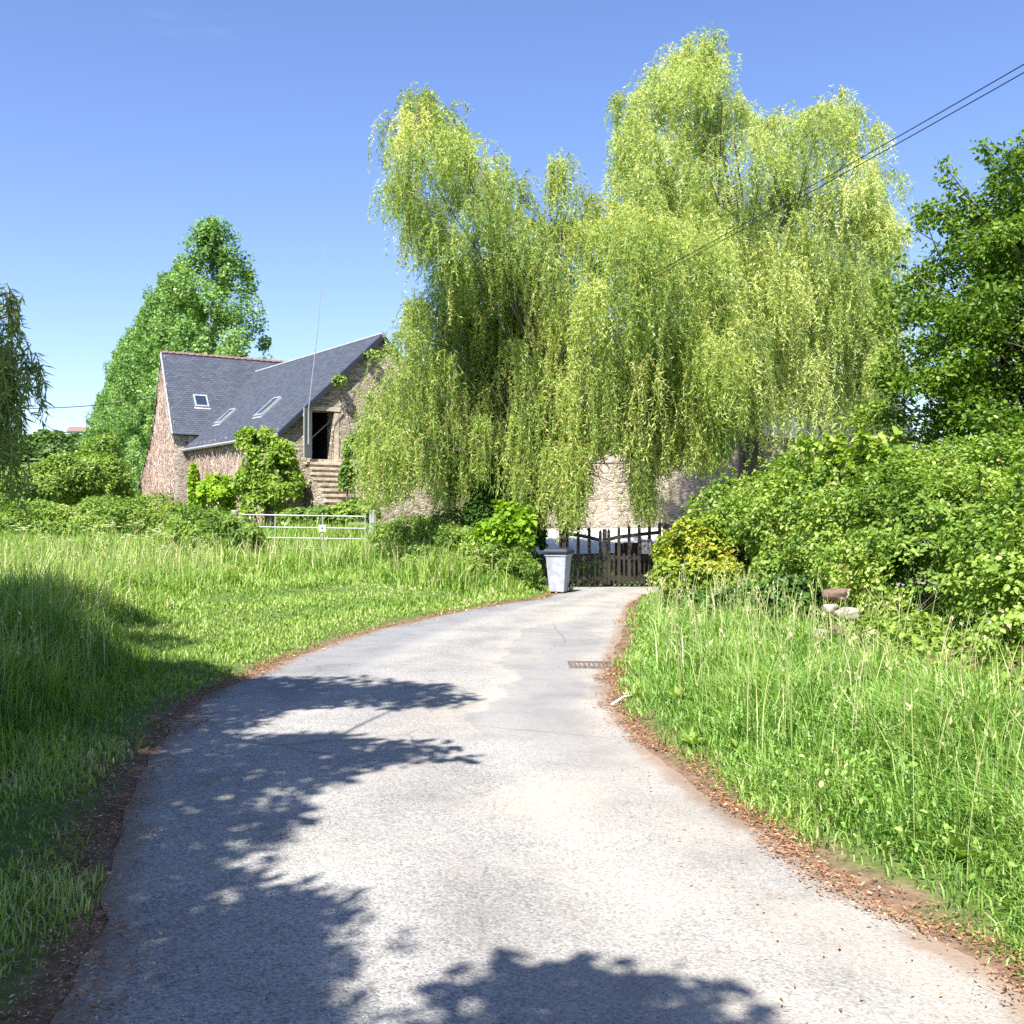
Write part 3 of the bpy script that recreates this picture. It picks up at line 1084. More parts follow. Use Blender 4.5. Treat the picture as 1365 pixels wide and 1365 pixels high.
sl_w = (zR - zE) / hwid
OV = 0.22
eL = lambda tq: np.array([*(A2 + dW * tq - gW * OV), zE - sl_w * OV])
eR = lambda tq: np.array([*(A2 + dW * tq + gW * (2 * hwid + OV)), zE - sl_w * OV])
rr_ = lambda tq: np.array([*(A2 + dW * tq + gW * hwid), zR])
mb = MB()
WO = slope(mb, eL(-0.18), eL(LW + 0.25), rr_(LW + 3.2), rr_(-0.18))
slope(mb, eR(LW), eR(-0.18), rr_(-0.18), rr_(LW + 3.0))
wing_roof = mb.build('roof', M['slate'], barn, offset=bo)
sl_m = (zR2 - zE2) / hw2
mE = lambda a: np.array([*(C2 + g2 * a - d2 * 0.2), zE2 - sl_m * 0.2])
mEb = lambda a: np.array([*(C2 + g2 * a + d2 * (2 * hw2 + 0.2)), zE2 - sl_m * 0.2])
mR = lambda a: np.array([*(C2 + g2 * a + d2 * hw2), zR2])
mb = MB()
MO = slope(mb, mE(-0.12), mE(14.2), mR(14.2), mR(-0.12))
slope(mb, mEb(14.2), mEb(-0.12), mR(-0.12), mR(14.2))
lt0, lt1 = lean_o + d2 * 4.55 - g2 * 0.12, lean_o - d2 * 0.05 - g2 * 0.12
slope(mb, v3(lt0 + g2 * 6, 3.18), v3(lt0, 3.18), v3(lt1, zE2 + 0.1), v3(lt1 + g2 * 6, zE2 + 0.1))
main_roof = mb.build('roof', M['slate'], barn, offset=bo)
# ridge tiles, verge boards and gutters
mb = MB()
for k in range(46):
    a0, a1 = mR(-0.12 + k * 0.31), mR(-0.12 + k * 0.31 + 0.29)
    mb.tube([a0 + [0, 0, 0.05], a1 + [0, 0, 0.08]], [0.10, 0.12], 6)
mb.build('ridge_tiles', M['tile'], barn, offset=bo)
mb = MB()
mb.tube([rr_(-0.2) + [0, 0, 0.07], rr_(LW + 3) + [0, 0, 0.07]], 0.075, 6)
mb.build('ridge_capping', M['zinc'], barn, offset=bo)
mb = MB()
for e in (eL(-0.2), eR(-0.2)):
    mb.bar(e + [0, 0, -0.05], rr_(-0.2) + [0, 0, -0.05], 0.05, 0.14)
mb.build('verge_board', M['lid'], barn, offset=bo)
mb = MB()
mb.tube([eL(-0.2) - np.array([*gW * 0.05, 0.02]), eL(LW + 0.2) - np.array([*gW * 0.05, 0.02])], 0.065, 8)
mb.build('gutter', M['zinc'], barn, offset=bo)
mb = MB()
mb.bar(mE(-0.16) + [0, 0, 0.02], mR(-0.16) + [0, 0, 0.02], 0.05, 0.16)
mb.build('verge_board', M['zinc'], barn, offset=bo)


def skylight(frame, along, upq, wd, ln, parent, label=None):
    o0, ax, up_, nn = frame
    c = o0 + ax * along + up_ * upq
    f = MB()
    for s in (-1, 1):
        f.box(c + ax * s * (wd / 2 - 0.03) + nn * 0.04, 0.06, ln, 0.10, ax, up_, nn)
        f.box(c + up_ * s * (ln / 2 - 0.04) + nn * 0.041, wd - 0.16, 0.08, 0.10, ax, up_, nn)
    fo = f.build('skylight', M['zinc'], parent, offset=bo)
    MB().box(c + nn * 0.05, wd - 0.16, ln - 0.16, 0.03, ax, up_, nn).build('pane', M['glass'], fo, offset=bo)
    MB().box(c - up_ * (ln / 2 + 0.06) + nn * 0.015, wd + 0.1, 0.12, 0.03, ax, up_, nn).build('flashing', M['zinc'], fo, offset=bo)
    return fo


skylight(WO, 4.35, 2.0, 0.8, 1.15, barn)
skylight(WO, 9.15, 2.0, 0.7, 1.0, barn)
skylight(MO, 1.55, 2.1, 0.62, 0.75, barn)

# loft doorway: near-black box standing in for the unlit room, frame, lintel, open shutter
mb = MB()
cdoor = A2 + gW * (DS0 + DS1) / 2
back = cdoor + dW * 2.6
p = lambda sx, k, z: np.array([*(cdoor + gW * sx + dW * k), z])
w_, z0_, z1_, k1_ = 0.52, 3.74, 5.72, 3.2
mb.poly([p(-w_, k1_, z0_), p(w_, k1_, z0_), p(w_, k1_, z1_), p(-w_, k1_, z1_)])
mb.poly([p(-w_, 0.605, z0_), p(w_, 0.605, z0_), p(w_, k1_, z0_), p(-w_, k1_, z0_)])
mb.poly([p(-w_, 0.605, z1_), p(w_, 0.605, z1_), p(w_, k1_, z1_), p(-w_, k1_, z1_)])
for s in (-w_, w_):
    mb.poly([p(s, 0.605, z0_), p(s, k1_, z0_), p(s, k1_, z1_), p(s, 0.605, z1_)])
mb.build('loft_shade_box', M['dark'], barn, offset=bo)  # loft darkness is painted on the box faces
mb = MB()
cx = lambda s, k, z: np.array([*(A2 + gW * s + nW * k), z])
mb.box(cx((DS0 + DS1) / 2 + 0.05, -0.1, DZ1 + 0.08), DS1 - DS0 + 0.4, 0.26, 0.16, v3(gW, 0), v3(dW, 0))
mb.build('lintel', M['step'], barn, bevel=0.012, offset=bo)
mb = MB()
mb.box(cx(DS1 + 0.10, -0.1, 4.66), 0.18, 0.25, 1.75, v3(gW, 0), v3(dW, 0))
mb.box(cx((DS0 + DS1) / 2, -0.05, DZ0 - 0.06), DS1 - DS0 + 0.3, 0.5, 0.12, v3(gW, 0), v3(dW, 0))
mb.build('door_surround', M['step'], barn, bevel=0.01, offset=bo)
th = math.radians(47)
e2 = -gW * math.cos(th) + nW * math.sin(th)
mb = MB()
hin = A2 + gW * DS0 + nW * 0.03
per_ = np.array([e2[1], -e2[0]])
for k in range(5):
    mb.box(np.array([*(hin + e2 * (0.09 + 0.175 * k)), 4.72]), 0.168, 0.035, 1.78, v3(e2, 0), v3(per_, 0))
for z in (4.1, 5.35):
    mb.box(np.array([*(hin + e2 * 0.44 + per_ * 0.03), z]), 0.84, 0.025, 0.11, v3(e2, 0), v3(per_, 0))
mb.build('shutter', M['greywood'], barn, offset=bo)
mb = MB()
mb.bar(cx(DS0 + 0.05, -0.2, 4.55), cx(DS1 - 0.05, -0.3, 5.25), 0.03)
mb.build('prop_bar', M['greywood'], barn, offset=bo)
# stone staircase
stairs = None
mb = MB()
nst = 13
for k in range(nst):
    z1 = DZ0 - 0.12 - 0.2 * k
    mb2 = MB()
    j = rng.normal(0, 0.03)
    wdt = 1.5 + rng.normal(0, 0.05)
    mb2.box(cx(1.55 + j, 0.16 + 0.235 * k + 0.13, z1 - 0.05), wdt, 0.30, 0.10, v3(gW, 0), v3(dW, 0))
    if stairs is None:
        body = MB()
        for q in range(nst):
            zt = DZ0 - 0.12 - 0.2 * q - 0.10
            body.box(cx(1.55, 0.16 + 0.235 * q + 0.12, (zt + GZB - 0.5) / 2), 1.42, 0.234, zt - GZB + 0.5, v3(gW, 0), v3(dW, 0))
        stairs = body.build('staircase', M['stone'], barn, offset=bo)
    mb2.build('step', M['step'], stairs, bevel=0.012, offset=bo)

# stone garden wall stump at the stair foot
# bare creeper over the side wall and the left gable
def creeper(name, org, dx, inward, length, z0, ztop, n, label):
    org, dx, inward = np.asarray(org, float), np.asarray(dx, float), np.asarray(inward, float)
    S, KP = n, 7
    s0 = rng.uniform(0, length, S)
    zt = np.array([ztop(s) for s in s0])
    zz = z0 + (zt - z0) * rng.uniform(0, 0.98, S) ** 0.8
    ln = rng.uniform(0.3, 1.3, S)
    q = np.linspace(0, 1, KP)[None]
    ss = s0[:, None] + np.cumsum(rng.normal(0, 0.06, (S, KP)), 1)
    zz = zz[:, None] + ln[:, None] * q * np.where(rng.uniform(size=(S, 1)) < 0.3, -0.6, 0.8)
    zz = np.minimum(zz, zt[:, None] + 0.12)
    kk = -np.abs(0.04 + np.cumsum(rng.normal(0, 0.03, (S, KP)), 1))
    ss = np.clip(ss, 0, length)
    P = np.stack([org[0] + dx[0] * ss + inward[0] * kk, org[1] + dx[1] * ss + inward[1] * kk, zz], -1)
    V, Q = tubes_many(P, np.broadcast_to(np.linspace(0.016, 0.006, KP), (S, KP)), 3)
    o = fast_mesh(name, V, Q, M['deadtwig'], None, np.repeat(rng.uniform(0, 1, S), (KP - 1) * 3))
    return tag(o, label, 'climbing plant')


creeper('bare_creeper', A2 + dW * LW, -dW, gW, LW, 0.8, lambda s: zE - 0.1, 1700, 'leafless brown creeper covering the long side wall under the eave')
creeper('bare_creeper', C2 + d2 * (2 * hw2 + 4.2), -d2, g2, 2 * hw2 + 4.2, 0.8, lambda s: (3.4 + 0.52 * s if s < 4.2 else zE2 + (zR2 - zE2) * (1 - abs(s - 4.2 - hw2) / hw2)) - 0.1, 2300, 'pale bare creeper over the tall left gable end')

# thin aerial rising by the doorway
p0, p1 = at(411, 548, 37.0), at(432, 328, 36.0)
mb = MB()
mb.tube([p0 + [0, 0, -1.2], p0, (p0 + p1) / 2 + [0.05, 0, 0], p1], [0.03, 0.022, 0.016, 0.008], 6)
tag(mb.build('aerial_mast', M['galv']), 'tall thin leaning aerial rising beside the loft doorway', 'aerial')

# ------------------------------------------------------------------ house behind the willows
hx0, hx1, hy = -1.0, 15.2, 39.0
hbase = (hx0, hy, 0)
house = empty('stone_house', hbase, 'long pink brown stone house behind the willows and wooden gate', 'building')
zg, ze, zr = 0.6, 4.8, 7.6
mb = MB()
wins = [(2.0, 3.0, 1.75, 3.0), (7.6, 8.5, 1.1, 3.1), (11.6, 12.5, 3.2, 4.0)]
wall(mb, (hx0, hy), (1, 0), hx1 - hx0, zg, Flat(ze), [(10.9, 11.9, 1.9, 3.3), (0.9, 1.9, 1.9, 3.2)], 0.55, (0, 1))
mb.build('front_wall', M['pinkstone'], house, offset=hbase)
for xx, nrm in ((hx0, (1, 0)), (hx1, (-1, 0))):
    mb = MB()
    wall(mb, (xx, hy + 0.56) if nrm[0] > 0 else (xx, hy + 0.56), (0, 1), 6.0, zg, Gab(3.0, ze, zr - 0.1), [], 0.55, nrm)
    mb.build('gable_wall', M['pinkstone'], house, offset=hbase)
mb = MB()
slope(mb, (hx0 - 0.15, hy - 0.25, ze - 0.2), (hx1 + 0.15, hy - 0.25, ze - 0.2), (hx1 + 0.15, hy + 3.5, zr), (hx0 - 0.15, hy + 3.5, zr))
slope(mb, (hx1 + 0.15, hy + 7, ze - 0.2), (hx0 - 0.15, hy + 7, ze - 0.2), (hx0 - 0.15, hy + 3.5, zr), (hx1 + 0.15, hy + 3.5, zr))
hroof = mb.build('roof', M['slate'], house, offset=hbase)
mb = MB()
mb.box((hx0 + 0.5, hy + 3.5, zr + 0.4), 0.7, 0.9, 1.4)
mb.build('chimney', M['pinkstone'], hroof, offset=hbase)
for a, b_, q0, q1 in ((10.9, 11.9, 1.9, 3.3), (0.9, 1.9, 1.9, 3.2)):
    x0, x1 = hx0 + a, hx0 + b_
    f = MB()
    yy_ = hy + 0.2
    for s in (x0 + 0.035, (x0 + x1) / 2, x1 - 0.035):
        f.box((s, yy_, (q0 + q1) / 2), 0.07, 0.06, q1 - q0)
    for z in (q0 + 0.035, q1 - 0.035):
        f.box((x0 + (x1 - x0) / 4, yy_ + 0.001, z), (x1 - x0) / 2 - 0.11, 0.06, 0.07)
        f.box((x1 - (x1 - x0) / 4, yy_ + 0.001, z), (x1 - x0) / 2 - 0.11, 0.06, 0.07)
    fo = f.build('window', M['white'], house, offset=hbase)
    MB().box(((x0 + x1) / 2, yy_ + 0.02, (q0 + q1) / 2), x1 - x0 - 0.02, 0.012, q1 - q0 - 0.02).build('pane', M['glass'], fo, offset=hbase)
    MB().box(((x0 + x1) / 2, hy - 0.02, q0 - 0.07), x1 - x0 + 0.3, 0.3, 0.12).build('sill', M['step'], fo, offset=hbase)
    MB().box(((x0 + x1) / 2, hy + 0.05, q1 + 0.11), x1 - x0 + 0.4, 0.16, 0.2).build('lintel', M['step'], fo, offset=hbase)

# ------------------------------------------------------------------ wooden gate, fence, letter box
GYg = 24.35
gate = empty('picket_gate', (1.25, GYg, 0), 'dark wooden double picket gate with dipping top rail across the drive end', 'gate')
go = (1.25, GYg, 0)


def leaf_gate(x0, x1, dip0, dip1, hinge_left):
    top = lambda x: dip0 + (dip1 - dip0) * ((x - x0) / (x1 - x0)) ** (1.6 if dip1 < dip0 else 0.65)
    f = MB()
    n = max(3, int(round((x1 - x0) / 0.215)))
    xs = np.linspace(x0 + 0.04, x1 - 0.04, n)
    for i, x in enumerate(xs):
        hh_ = top(x) + 0.13
        wob = rng.normal(0, 0.003)
        f.box((x, GYg, 0.06 + hh_ / 2), 0.075, 0.022, hh_, ex=(1, 0, wob))
        f.poly([(x - 0.0375, GYg - 0.011, 0.06 + hh_), (x + 0.0375, GYg - 0.011, 0.06 + hh_), (x, GYg - 0.011, 0.13 + hh_)])
        f.poly([(x + 0.0375, GYg + 0.011, 0.06 + hh_), (x - 0.0375, GYg + 0.011, 0.06 + hh_), (x, GYg + 0.011, 0.13 + hh_)])
        f.poly([(x - 0.0375, GYg - 0.011, 0.06 + hh_), (x, GYg - 0.011, 0.13 + hh_), (x, GYg + 0.011, 0.13 + hh_), (x - 0.0375, GYg + 0.011, 0.06 + hh_)])
        f.poly([(x, GYg - 0.011, 0.13 + hh_), (x + 0.0375, GYg - 0.011, 0.06 + hh_), (x + 0.0375, GYg + 0.011, 0.06 + hh_), (x, GYg + 0.011, 0.13 + hh_)])
        if i < n - 1:
            xm = (x + xs[i + 1]) / 2
            f.box((xm, GYg, 0.06 + 0.37), 0.05, 0.02, 0.74)
    lf = f.build('gate_leaf', M['wood'], gate, offset=go)
    for z0, z1 in ((0.20, 0.20), (0.70, 0.70)):
        MB().bar((x0, GYg + 0.034, z0), (x1, GYg + 0.034, z1), 0.045, 0.09).build('rail', M['wood'], lf, offset=go)
    r = MB()
    q = np.linspace(x0, x1, 7)
    for a, b_ in zip(q[:-1], q[1:]):
        r.bar((a, GYg + 0.034, top(a)), (b_, GYg + 0.034, top(b_)), 0.045, 0.085)
    r.build('rail', M['wood'], lf, offset=go)
    return lf


leaf_gate(1.27, 2.14, 1.26, 1.10, True)
leaf_gate(2.26, 3.55, 1.12, 1.30, False)
MB().box((2.2, GYg - 0.02, 0.72), 0.10, 0.09, 1.32).build('meeting_post', M['wood'], gate, bevel=0.012, offset=go)
for x, lb in ((1.19, 'dark square gate post behind the grey bin'), (3.66, 'dark square gate post half hidden by the golden shrub')):
    mb = MB()
    mb.box((x, GYg + 0.01, 0.72), 0.13, 0.13, 1.5)
    mb.box((x, GYg + 0.01, 1.49), 0.17, 0.17, 0.04)
    mb.poly([(x - 0.085, GYg - 0.075, 1.512), (x + 0.085, GYg - 0.075, 1.512), (x, GYg + 0.01, 1.58)])
    mb.poly([(x + 0.085, GYg - 0.075, 1.512), (x + 0.085, GYg + 0.095, 1.512), (x, GYg + 0.01, 1.58)])
    mb.poly([(x + 0.085, GYg + 0.095, 1.512), (x - 0.085, GYg + 0.095, 1.512), (x, GYg + 0.01, 1.58)])
    mb.poly([(x - 0.085, GYg + 0.095, 1.512), (x - 0.085, GYg - 0.075, 1.512), (x, GYg + 0.01, 1.58)])
    tag(mb.build('gate_post', M['wood'], offset=None), lb, 'post', 'posts of the wooden gate')
# picket fence left of the gate
fen = empty('picket_fence', (0.5, GYg + 0.05, 0), 'short dark picket fence running from the gate into the willow shade', 'fence')
fo_ = (0.5, GYg + 0.05, 0)
pk = MB()
for x in np.arange(-0.55, 1.1, 0.115):
    z = gz(x, GYg + 0.05)
    pk.box((x, GYg + 0.05, z + 0.36 + rng.normal(0, 0.01)), 0.06, 0.02, 0.8)
pk.build('pickets', M['wood'], fen, offset=fo_)
for z in (0.25, 0.62):
    MB().bar((-0.6, GYg + 0.085, gz(-0.6, GYg) + z), (1.12, GYg + 0.085, z + gz(1.1, GYg)), 0.04, 0.07).build('rail', M['wood'], fen, offset=fo_)
# rough board fence / hurdle seen through the right leaf
hur = empty('board_hurdle', (2.9, 25.6, 0.2), 'low close boarded hurdle seen through the right half of the picket gate', 'fence')
pk = MB()
for i, x in enumerate(np.arange(2.62, 3.9, 0.105)):
    pk.box((x, 25.6 + 0.02 * (i % 2), 0.55 + rng.normal(0, 0.008)), 0.10, 0.02, 0.95)
pk.build('boards', M['wood'], hur, offset=(2.9, 25.6, 0.2))
for z in (0.35, 0.8):
    MB().bar((2.6, 25.65, z), (3.9, 25.65, z), 0.04, 0.07).build('rail', M['wood'], hur, offset=(2.9, 25.6, 0.2))
lb = empty('letter_box', (3.18, GYg - 0.1, 0.78), 'grey metal letter box hung on the right half of the wooden gate', 'letter box')
lo = (3.18, GYg - 0.1, 0.78)
MB().box((3.18, GYg - 0.11, 0.95), 0.25, 0.16, 0.32).build('box', M['grey'], lb, bevel=0.015, offset=lo)
MB().box((3.18, GYg - 0.195, 1.03), 0.19, 0.012, 0.035).build('flap', M['zinc'], lb, bevel=0.003, offset=lo)
MB().box((3.18, GYg - 0.12, 1.125), 0.28, 0.20, 0.02).build('lid', M['grey'], lb, bevel=0.005, offset=lo)

# ------------------------------------------------------------------ wheelie bin
bx, by = 1.02, 22.35
bin_ = empty('wheelie_bin', (bx, by, 0.0), 'pale grey wheelie bin with charcoal lid standing beside the wooden gate', 'bin', rz=math.radians(-18))
mb = MB()
bw, bd = 0.47, 0.54
lv = [(0.05, 0.70), (0.12, 0.74), (0.5, 0.86), (0.82, 0.97), (0.86, 1.0)]
ring = lambda z, k, e=0: [np.array([sx * (bw / 2 * k + e), sy * (bd / 2 * k + e), z]) for sx, sy in ((-1, -1), (1, -1), (1, 1), (-1, 1))]
for (za, ka), (zb, kb) in zip(lv[:-1], lv[1:]):
    a, b_ = ring(za, ka), ring(zb, kb)
    for i in range(4):
        j = (i + 1) % 4
        mb.poly([a[i], a[j], b_[j], b_[i]])
mb.poly(ring(0.05, 0.72)[::-1])
mb.poly(ring(0.86, 1.0))
body = mb.build('body', M['bin'], bin_, bevel=0.02)
mb = MB()
mb.box((0, 0, 0.838), bw + 0.02, bd + 0.02, 0.05)
mb.build('rim', M['bin'], bin_, bevel=0.012)
mb = MB()
for (za, ka), (zb, kb) in zip([(0.87, 1.15), (0.93, 1.17), (0.985, 0.98)][:-1], [(0.93, 1.17), (0.985, 0.98)]):
    a, b_ = ring(za, ka), ring(zb, kb)
    for i in range(4):
        j = (i + 1) % 4
        mb.poly([a[i], a[j], b_[j], b_[i]])
mb.poly(ring(0.985, 0.98))
mb.poly(ring(0.87, 1.15)[::-1])
lidb = mb.build('lid', M['lid'], bin_, bevel=0.014)
MB().tube([(-0.2, 0.34, 0.88), (0.2, 0.34, 0.88)], 0.018, 8).build('handle', M['lid'], bin_)
for s in (-1, 1):
    wv = MB()
    wv.tube([(s * 0.19, 0.23, 0.1), (s * 0.245, 0.23, 0.1)], 0.1, 18)
    wo = wv.build('wheel', M['rubber'], bin_)
    MB().tube([(s * 0.246, 0.23, 0.1), (s * 0.252, 0.23, 0.1)], 0.05, 12).build('hub', M['grey'], wo)

# ------------------------------------------------------------------ galvanised field gate
FY = 27.0
gbase = at(405, 742, FY)
fg = empty('field_gate', gbase, 'galvanised tubular field gate with small white sign standing in long grass', 'gate')
P = lambda u, v: at(u, v, FY + (u - 405) * 0.002)
for i, v in enumerate((686, 702, 716, 730, 743)):
    a, b_ = P(322, v), P(487, v + 2.5)
    MB().tube([a, b_], 0.015 if i else 0.018, 8).build('rail', M['galv'], fg, offset=gbase)
for u in (322, 367, 430, 487):
    MB().tube([P(u, 684), P(u, 746)], 0.016, 8).build('upright', M['galv'], fg, offset=gbase)
sg = MB().box(P(430, 704) + [0, -0.04, 0], 0.17, 0.012, 0.17).build('sign_plate', M['white'], fg, bevel=0.004, offset=gbase)
m_ = MB()
m_.tube([P(430, 704) + [0, -0.049, 0], P(430, 704) + [0, -0.053, 0]], 0.035, 10)
m_.build('sign_mark', M['iron'], sg, offset=gbase)
for u, lb_ in ((312, 'weathered gate post at the hinge end of the field gate'), (497, 'squat weathered post at the latch end of the field gate')):
    p = at(u, 742, FY)
    mb = MB()
    mb.tube([p + [0, 0, -0.3], p + [0.01, 0, 0.6], p + [0, 0, 1.2], p + [0, 0, 1.23]], [0.12, 0.11, 0.10, 0.07], 9)
    tag(mb.build('gate_post', M['greywood'], smooth=False), lb_, 'post', 'posts of the field gate')

# ------------------------------------------------------------------ drain grate, stick
dg = gp(786, 888)
dr = empty('drain_grate', (dg[0], dg[1], 0.02), 'rust brown iron drain grate set in the road by the right edge', 'drain')
mb = MB()
for s in (-1, 1):
    mb.box((s * 0.25, 0, 0.006), 0.05, 0.56, 0.03)
    mb.box((0, s * 0.255, 0.0065), 0.45, 0.05, 0.03)
mb.build('frame', M['iron'], dr)
mb = MB()
for k in range(7):
    mb.box((-0.19 + 0.063 * k, 0, 0.004), 0.03, 0.459, 0.024)
mb.build('bars', M['iron'], dr)
mb = MB()
mb.poly([(-0.22, -0.23, -0.008), (0.22, -0.23, -0.008), (0.22, 0.23, -0.008), (-0.22, 0.23, -0.008)])
mb.build('pit_shade_sheet', M['dark'], dr)  # flat near-black sheet in place of the shaded pit
dr.location.z = 0.006
dr.scale = (0.85, 0.8, 1)
s0 = np.array([*gp(815, 944), 0.03])
s1 = np.array([*gp(846, 934), 0.05])
tag(MB().tube([s0, (s0 + s1) / 2 + [0, 0.03, 0.02], s1], [0.012, 0.010, 0.005], 6).build('fallen_stick', M['plaster'], smooth=True), 'pale bare stick lying at the right road edge', 'stick')

# ------------------------------------------------------------------ cables
for k, (v1, off) in enumerate(((86, 0), (97, 8))):
    Ya, Yb = 13.0, 24.2
    a, b_ = at(1365, v1, Ya), at(800, 405 + off * 0.5, Yb)
    dd = (b_ - a)
    st, en = a - dd * 0.9, b_ + dd * 0.78
    q = np.linspace(0, 1, 26)[:, None]
    path = st * (1 - q) + en * q
    path[:, 2] += -0.25 * 4 * (q * (1 - q))[:, 0] + 0.23
    o = MB().tube(path, 0.0075, 6).build('overhead_cable', M['cable'])
    tag(o, ['upper black overhead cable crossing in front of the tall willow', 'lower black overhead cable crossing in front of the tall willow'][k], 'cable', 'overhead cables on the right')
a, b_ = at(204, 530, 44.5), at(-60, 541, 40)
q = np.linspace(0, 1, 14)[:, None]
path = a * (1 - q) + b_ * q
path[:, 2] -= 0.25 * 4 * (q * (1 - q))[:, 0]
tag(MB().tube(path, 0.016, 5).build('overhead_cable', M['cable']), 'thin single cable running left from the barn gable', 'cable')
# ================================================================== vegetation
# ---- willows
BOT_L = np.array([(440, 655), (480, 690), (520, 680), (560, 650), (600, 690), (640, 640), (690, 690), (715, 725), (732, 640), (750, 725), (772, 700), (786, 612), (836, 604), (846, 700), (866, 705), (876, 640), (900, 625), (950, 640), (980, 590), (1040, 560)], float)
BOT_R = np.array([(800, 420), (880, 560), (920, 630), (1000, 640), (1050, 630), (1120, 600), (1220, 570)], float)


def zmin_of(tab, Y0, jit=0.0):
    def f(x, y):
        u = x * F / y + 682.5
        return H - (np.interp(u, tab[:, 0], tab[:, 1]) - HZ) * y / F
    return f


def tiers_from(poly, n, Y0, T, spread, length, rmin=28.0):
    p = poly_sample(poly, n * 6)
    # poisson-like thinning keeps the tiers apart
    keep = [p[0]]
    for q in p[1:]:
        if all((q[0] - k[0]) ** 2 + (q[1] - k[1]) ** 2 > rmin ** 2 for k in keep[-400:]):
            keep.append(q)
        if len(keep) >= n:
            break
    out = []
    for u, v in keep:
        dY = np.clip(rng.normal(0, 1), -1.6, 1.6) * T
        if Y0 < 26 and 585 < u < 745 and v > 320:
            dY = rng.uniform(0.6, 2.4)
        a = at(u, v, Y0 + dY)
        ln = rng.uniform(*length)
        if v < 360:
            ln = min(ln, rng.uniform(0.6, 1.5 + 1.2 * max(0, v - 200) / 160))
        out.append((a[0], Y0 + dY, a[2], rng.uniform(*spread) * (0.75 if v < 300 else 1), ln, (2.0 if v < 330 else 1.5 if v < 430 else 1.0)))
    return out


WL = [(536, 180), (545, 150), (562, 130), (584, 138), (606, 178), (640, 222), (685, 232), (702, 280), (722, 310), (790, 280), (830, 280), (900, 310), (960, 350), (985, 450), (960, 520), (900, 510), (820, 500),
      (760, 510), (700, 500), (640, 490), (590, 490), (555, 500), (545, 480), (555, 400), (600, 385), (605, 330), (570, 290), (538, 280)]
tl = tiers_from(WL, 200, 25.0, 1.7, (0.28, 0.7), (1.2, 3.8))
# the free-hanging upper left lobe keeps short strands, the skirt at the lower left is rounded
tl = [(x, y, z, s, (min(l, 1.9) if (x < -1.3 and z > 7.0) else l), r_) for x, y, z, s, l, r_ in tl]
WSK = [(492, 560), (505, 520), (525, 500), (550, 480), (600, 480), (640, 500), (620, 580), (560, 590), (510, 605), (492, 600)]
tl += [(x, y, z, s, l) for x, y, z, s, l, _ in tiers_from(WSK, 34, 24.6, 1.2, (0.35, 0.6), (1.4, 3.0))]
for u, v in ((738, 212), (752, 218), (775, 250), (790, 262), (742, 240)):
    a = at(u, v, 25)
    tl.append((a[0], 25.0, a[2], 0.22, 1.5))
for u, v in ((520, 160), (545, 122), (570, 122)):
    a = at(u, v, 25)
    tl.append((a[0], 25.0, a[2], 0.22, 1.0))
def wisps(poly, n, Y, spread, length, vmax=470):
    poly = np.array(poly + poly[:1], float)
    seg = np.hypot(*np.diff(poly, axis=0).T)
    out = []
    while len(out) < n:
        i = rng.choice(len(seg), p=seg / seg.sum())
        u, v = poly[i] + (poly[i + 1] - poly[i]) * rng.uniform() + rng.normal(0, 7, 2)
        if v < vmax:
            a = at(u, v, Y + rng.normal(0, 0.8))
            out.append((a[0], a[1], a[2], rng.uniform(0.10, 0.26), rng.uniform(*length), rng.uniform(0.8, 2.6)))
    return out


CURT = [(755, 480), (830, 470), (960, 500), (975, 560), (900, 590), (860, 620), (760, 600)]
tl += [(x, y, z, s, l) for x, y, z, s, l, _ in tiers_from(CURT, 34, 24.4, 1.0, (0.22, 0.45), (1.6, 3.6))]
DARK = [(585, 450), (745, 450), (750, 600), (700, 640), (600, 620)]
tl += [(x, 26.3 + rng.uniform(-0.6, 1.4), z, s, l) for x, y, z, s, l, _ in tiers_from(DARK, 40, 25.6, 0.3, (0.3, 0.55), (1.8, 3.4))]
for u, v in ((600, 470), (640, 560), (690, 455), (705, 540), (730, 600), (715, 480), (575, 500), (740, 520)):
    a = at(u, v, 24.2)
    tl.append((a[0], 24.2, a[2], 0.2, 2.4))
for u, v, Y in ((744, 600, 24.6), (752, 590, 24.4), (764, 600, 24.3), (774, 585, 24.5), (846, 585, 24.3), (856, 600, 24.2), (866, 580, 24.5), (725, 590, 25.0), (705, 585, 25.2), (690, 560, 24.4), (665, 570, 25.2), (640, 560, 25.3), (620, 570, 25.2), (600, 580, 25.0),
                (735, 540, 25.4), (715, 560, 25.8), (650, 520, 26.2), (675, 600, 26), (630, 600, 26), (700, 620, 25.9), (725, 610, 26), (610, 545, 26), (655, 610, 25.6), (590, 560, 25.6), (755, 630, 24.5), (768, 640, 24.4), (850, 640, 24.3), (735, 630, 25.3), (900, 560, 24.6), (930, 570, 24.8), (955, 560, 25), (885, 540, 24.6)):
    a = at(u, v, Y)
    tl.append((a[0], a[1], a[2], 0.27, 3.2))
tl += wisps(WL, 95, 25, (0.1, 0.25), (0.4, 1.5))
wb = at(676, 700, 25.6)
wb[2] = gz(wb[0], wb[1])
wt = at(740, 420, 25.6)
willow(wb, wt, tl, 80, 'willow', 'weeping willow whose curtain of strands hangs to the picket gate and grey bin', zmin=zmin_of(BOT_L, 24.6), trunk_r=0.38, leafL=0.12, leafW=0.025, spacing=0.040)
WR = [(842, 160), (850, 132), (876, 110), (900, 84), (922, 62), (942, 56), (950, 72), (945, 110), (972, 130), (1010, 158), (1055, 165), (1090, 145), (1115, 142), (1130, 170), (1152, 215), (1170, 265), (1178, 320), (1175, 420), (1180, 500), (1100, 520),
      (1040, 500), (980, 440), (900, 340), (840, 270), (825, 210)]
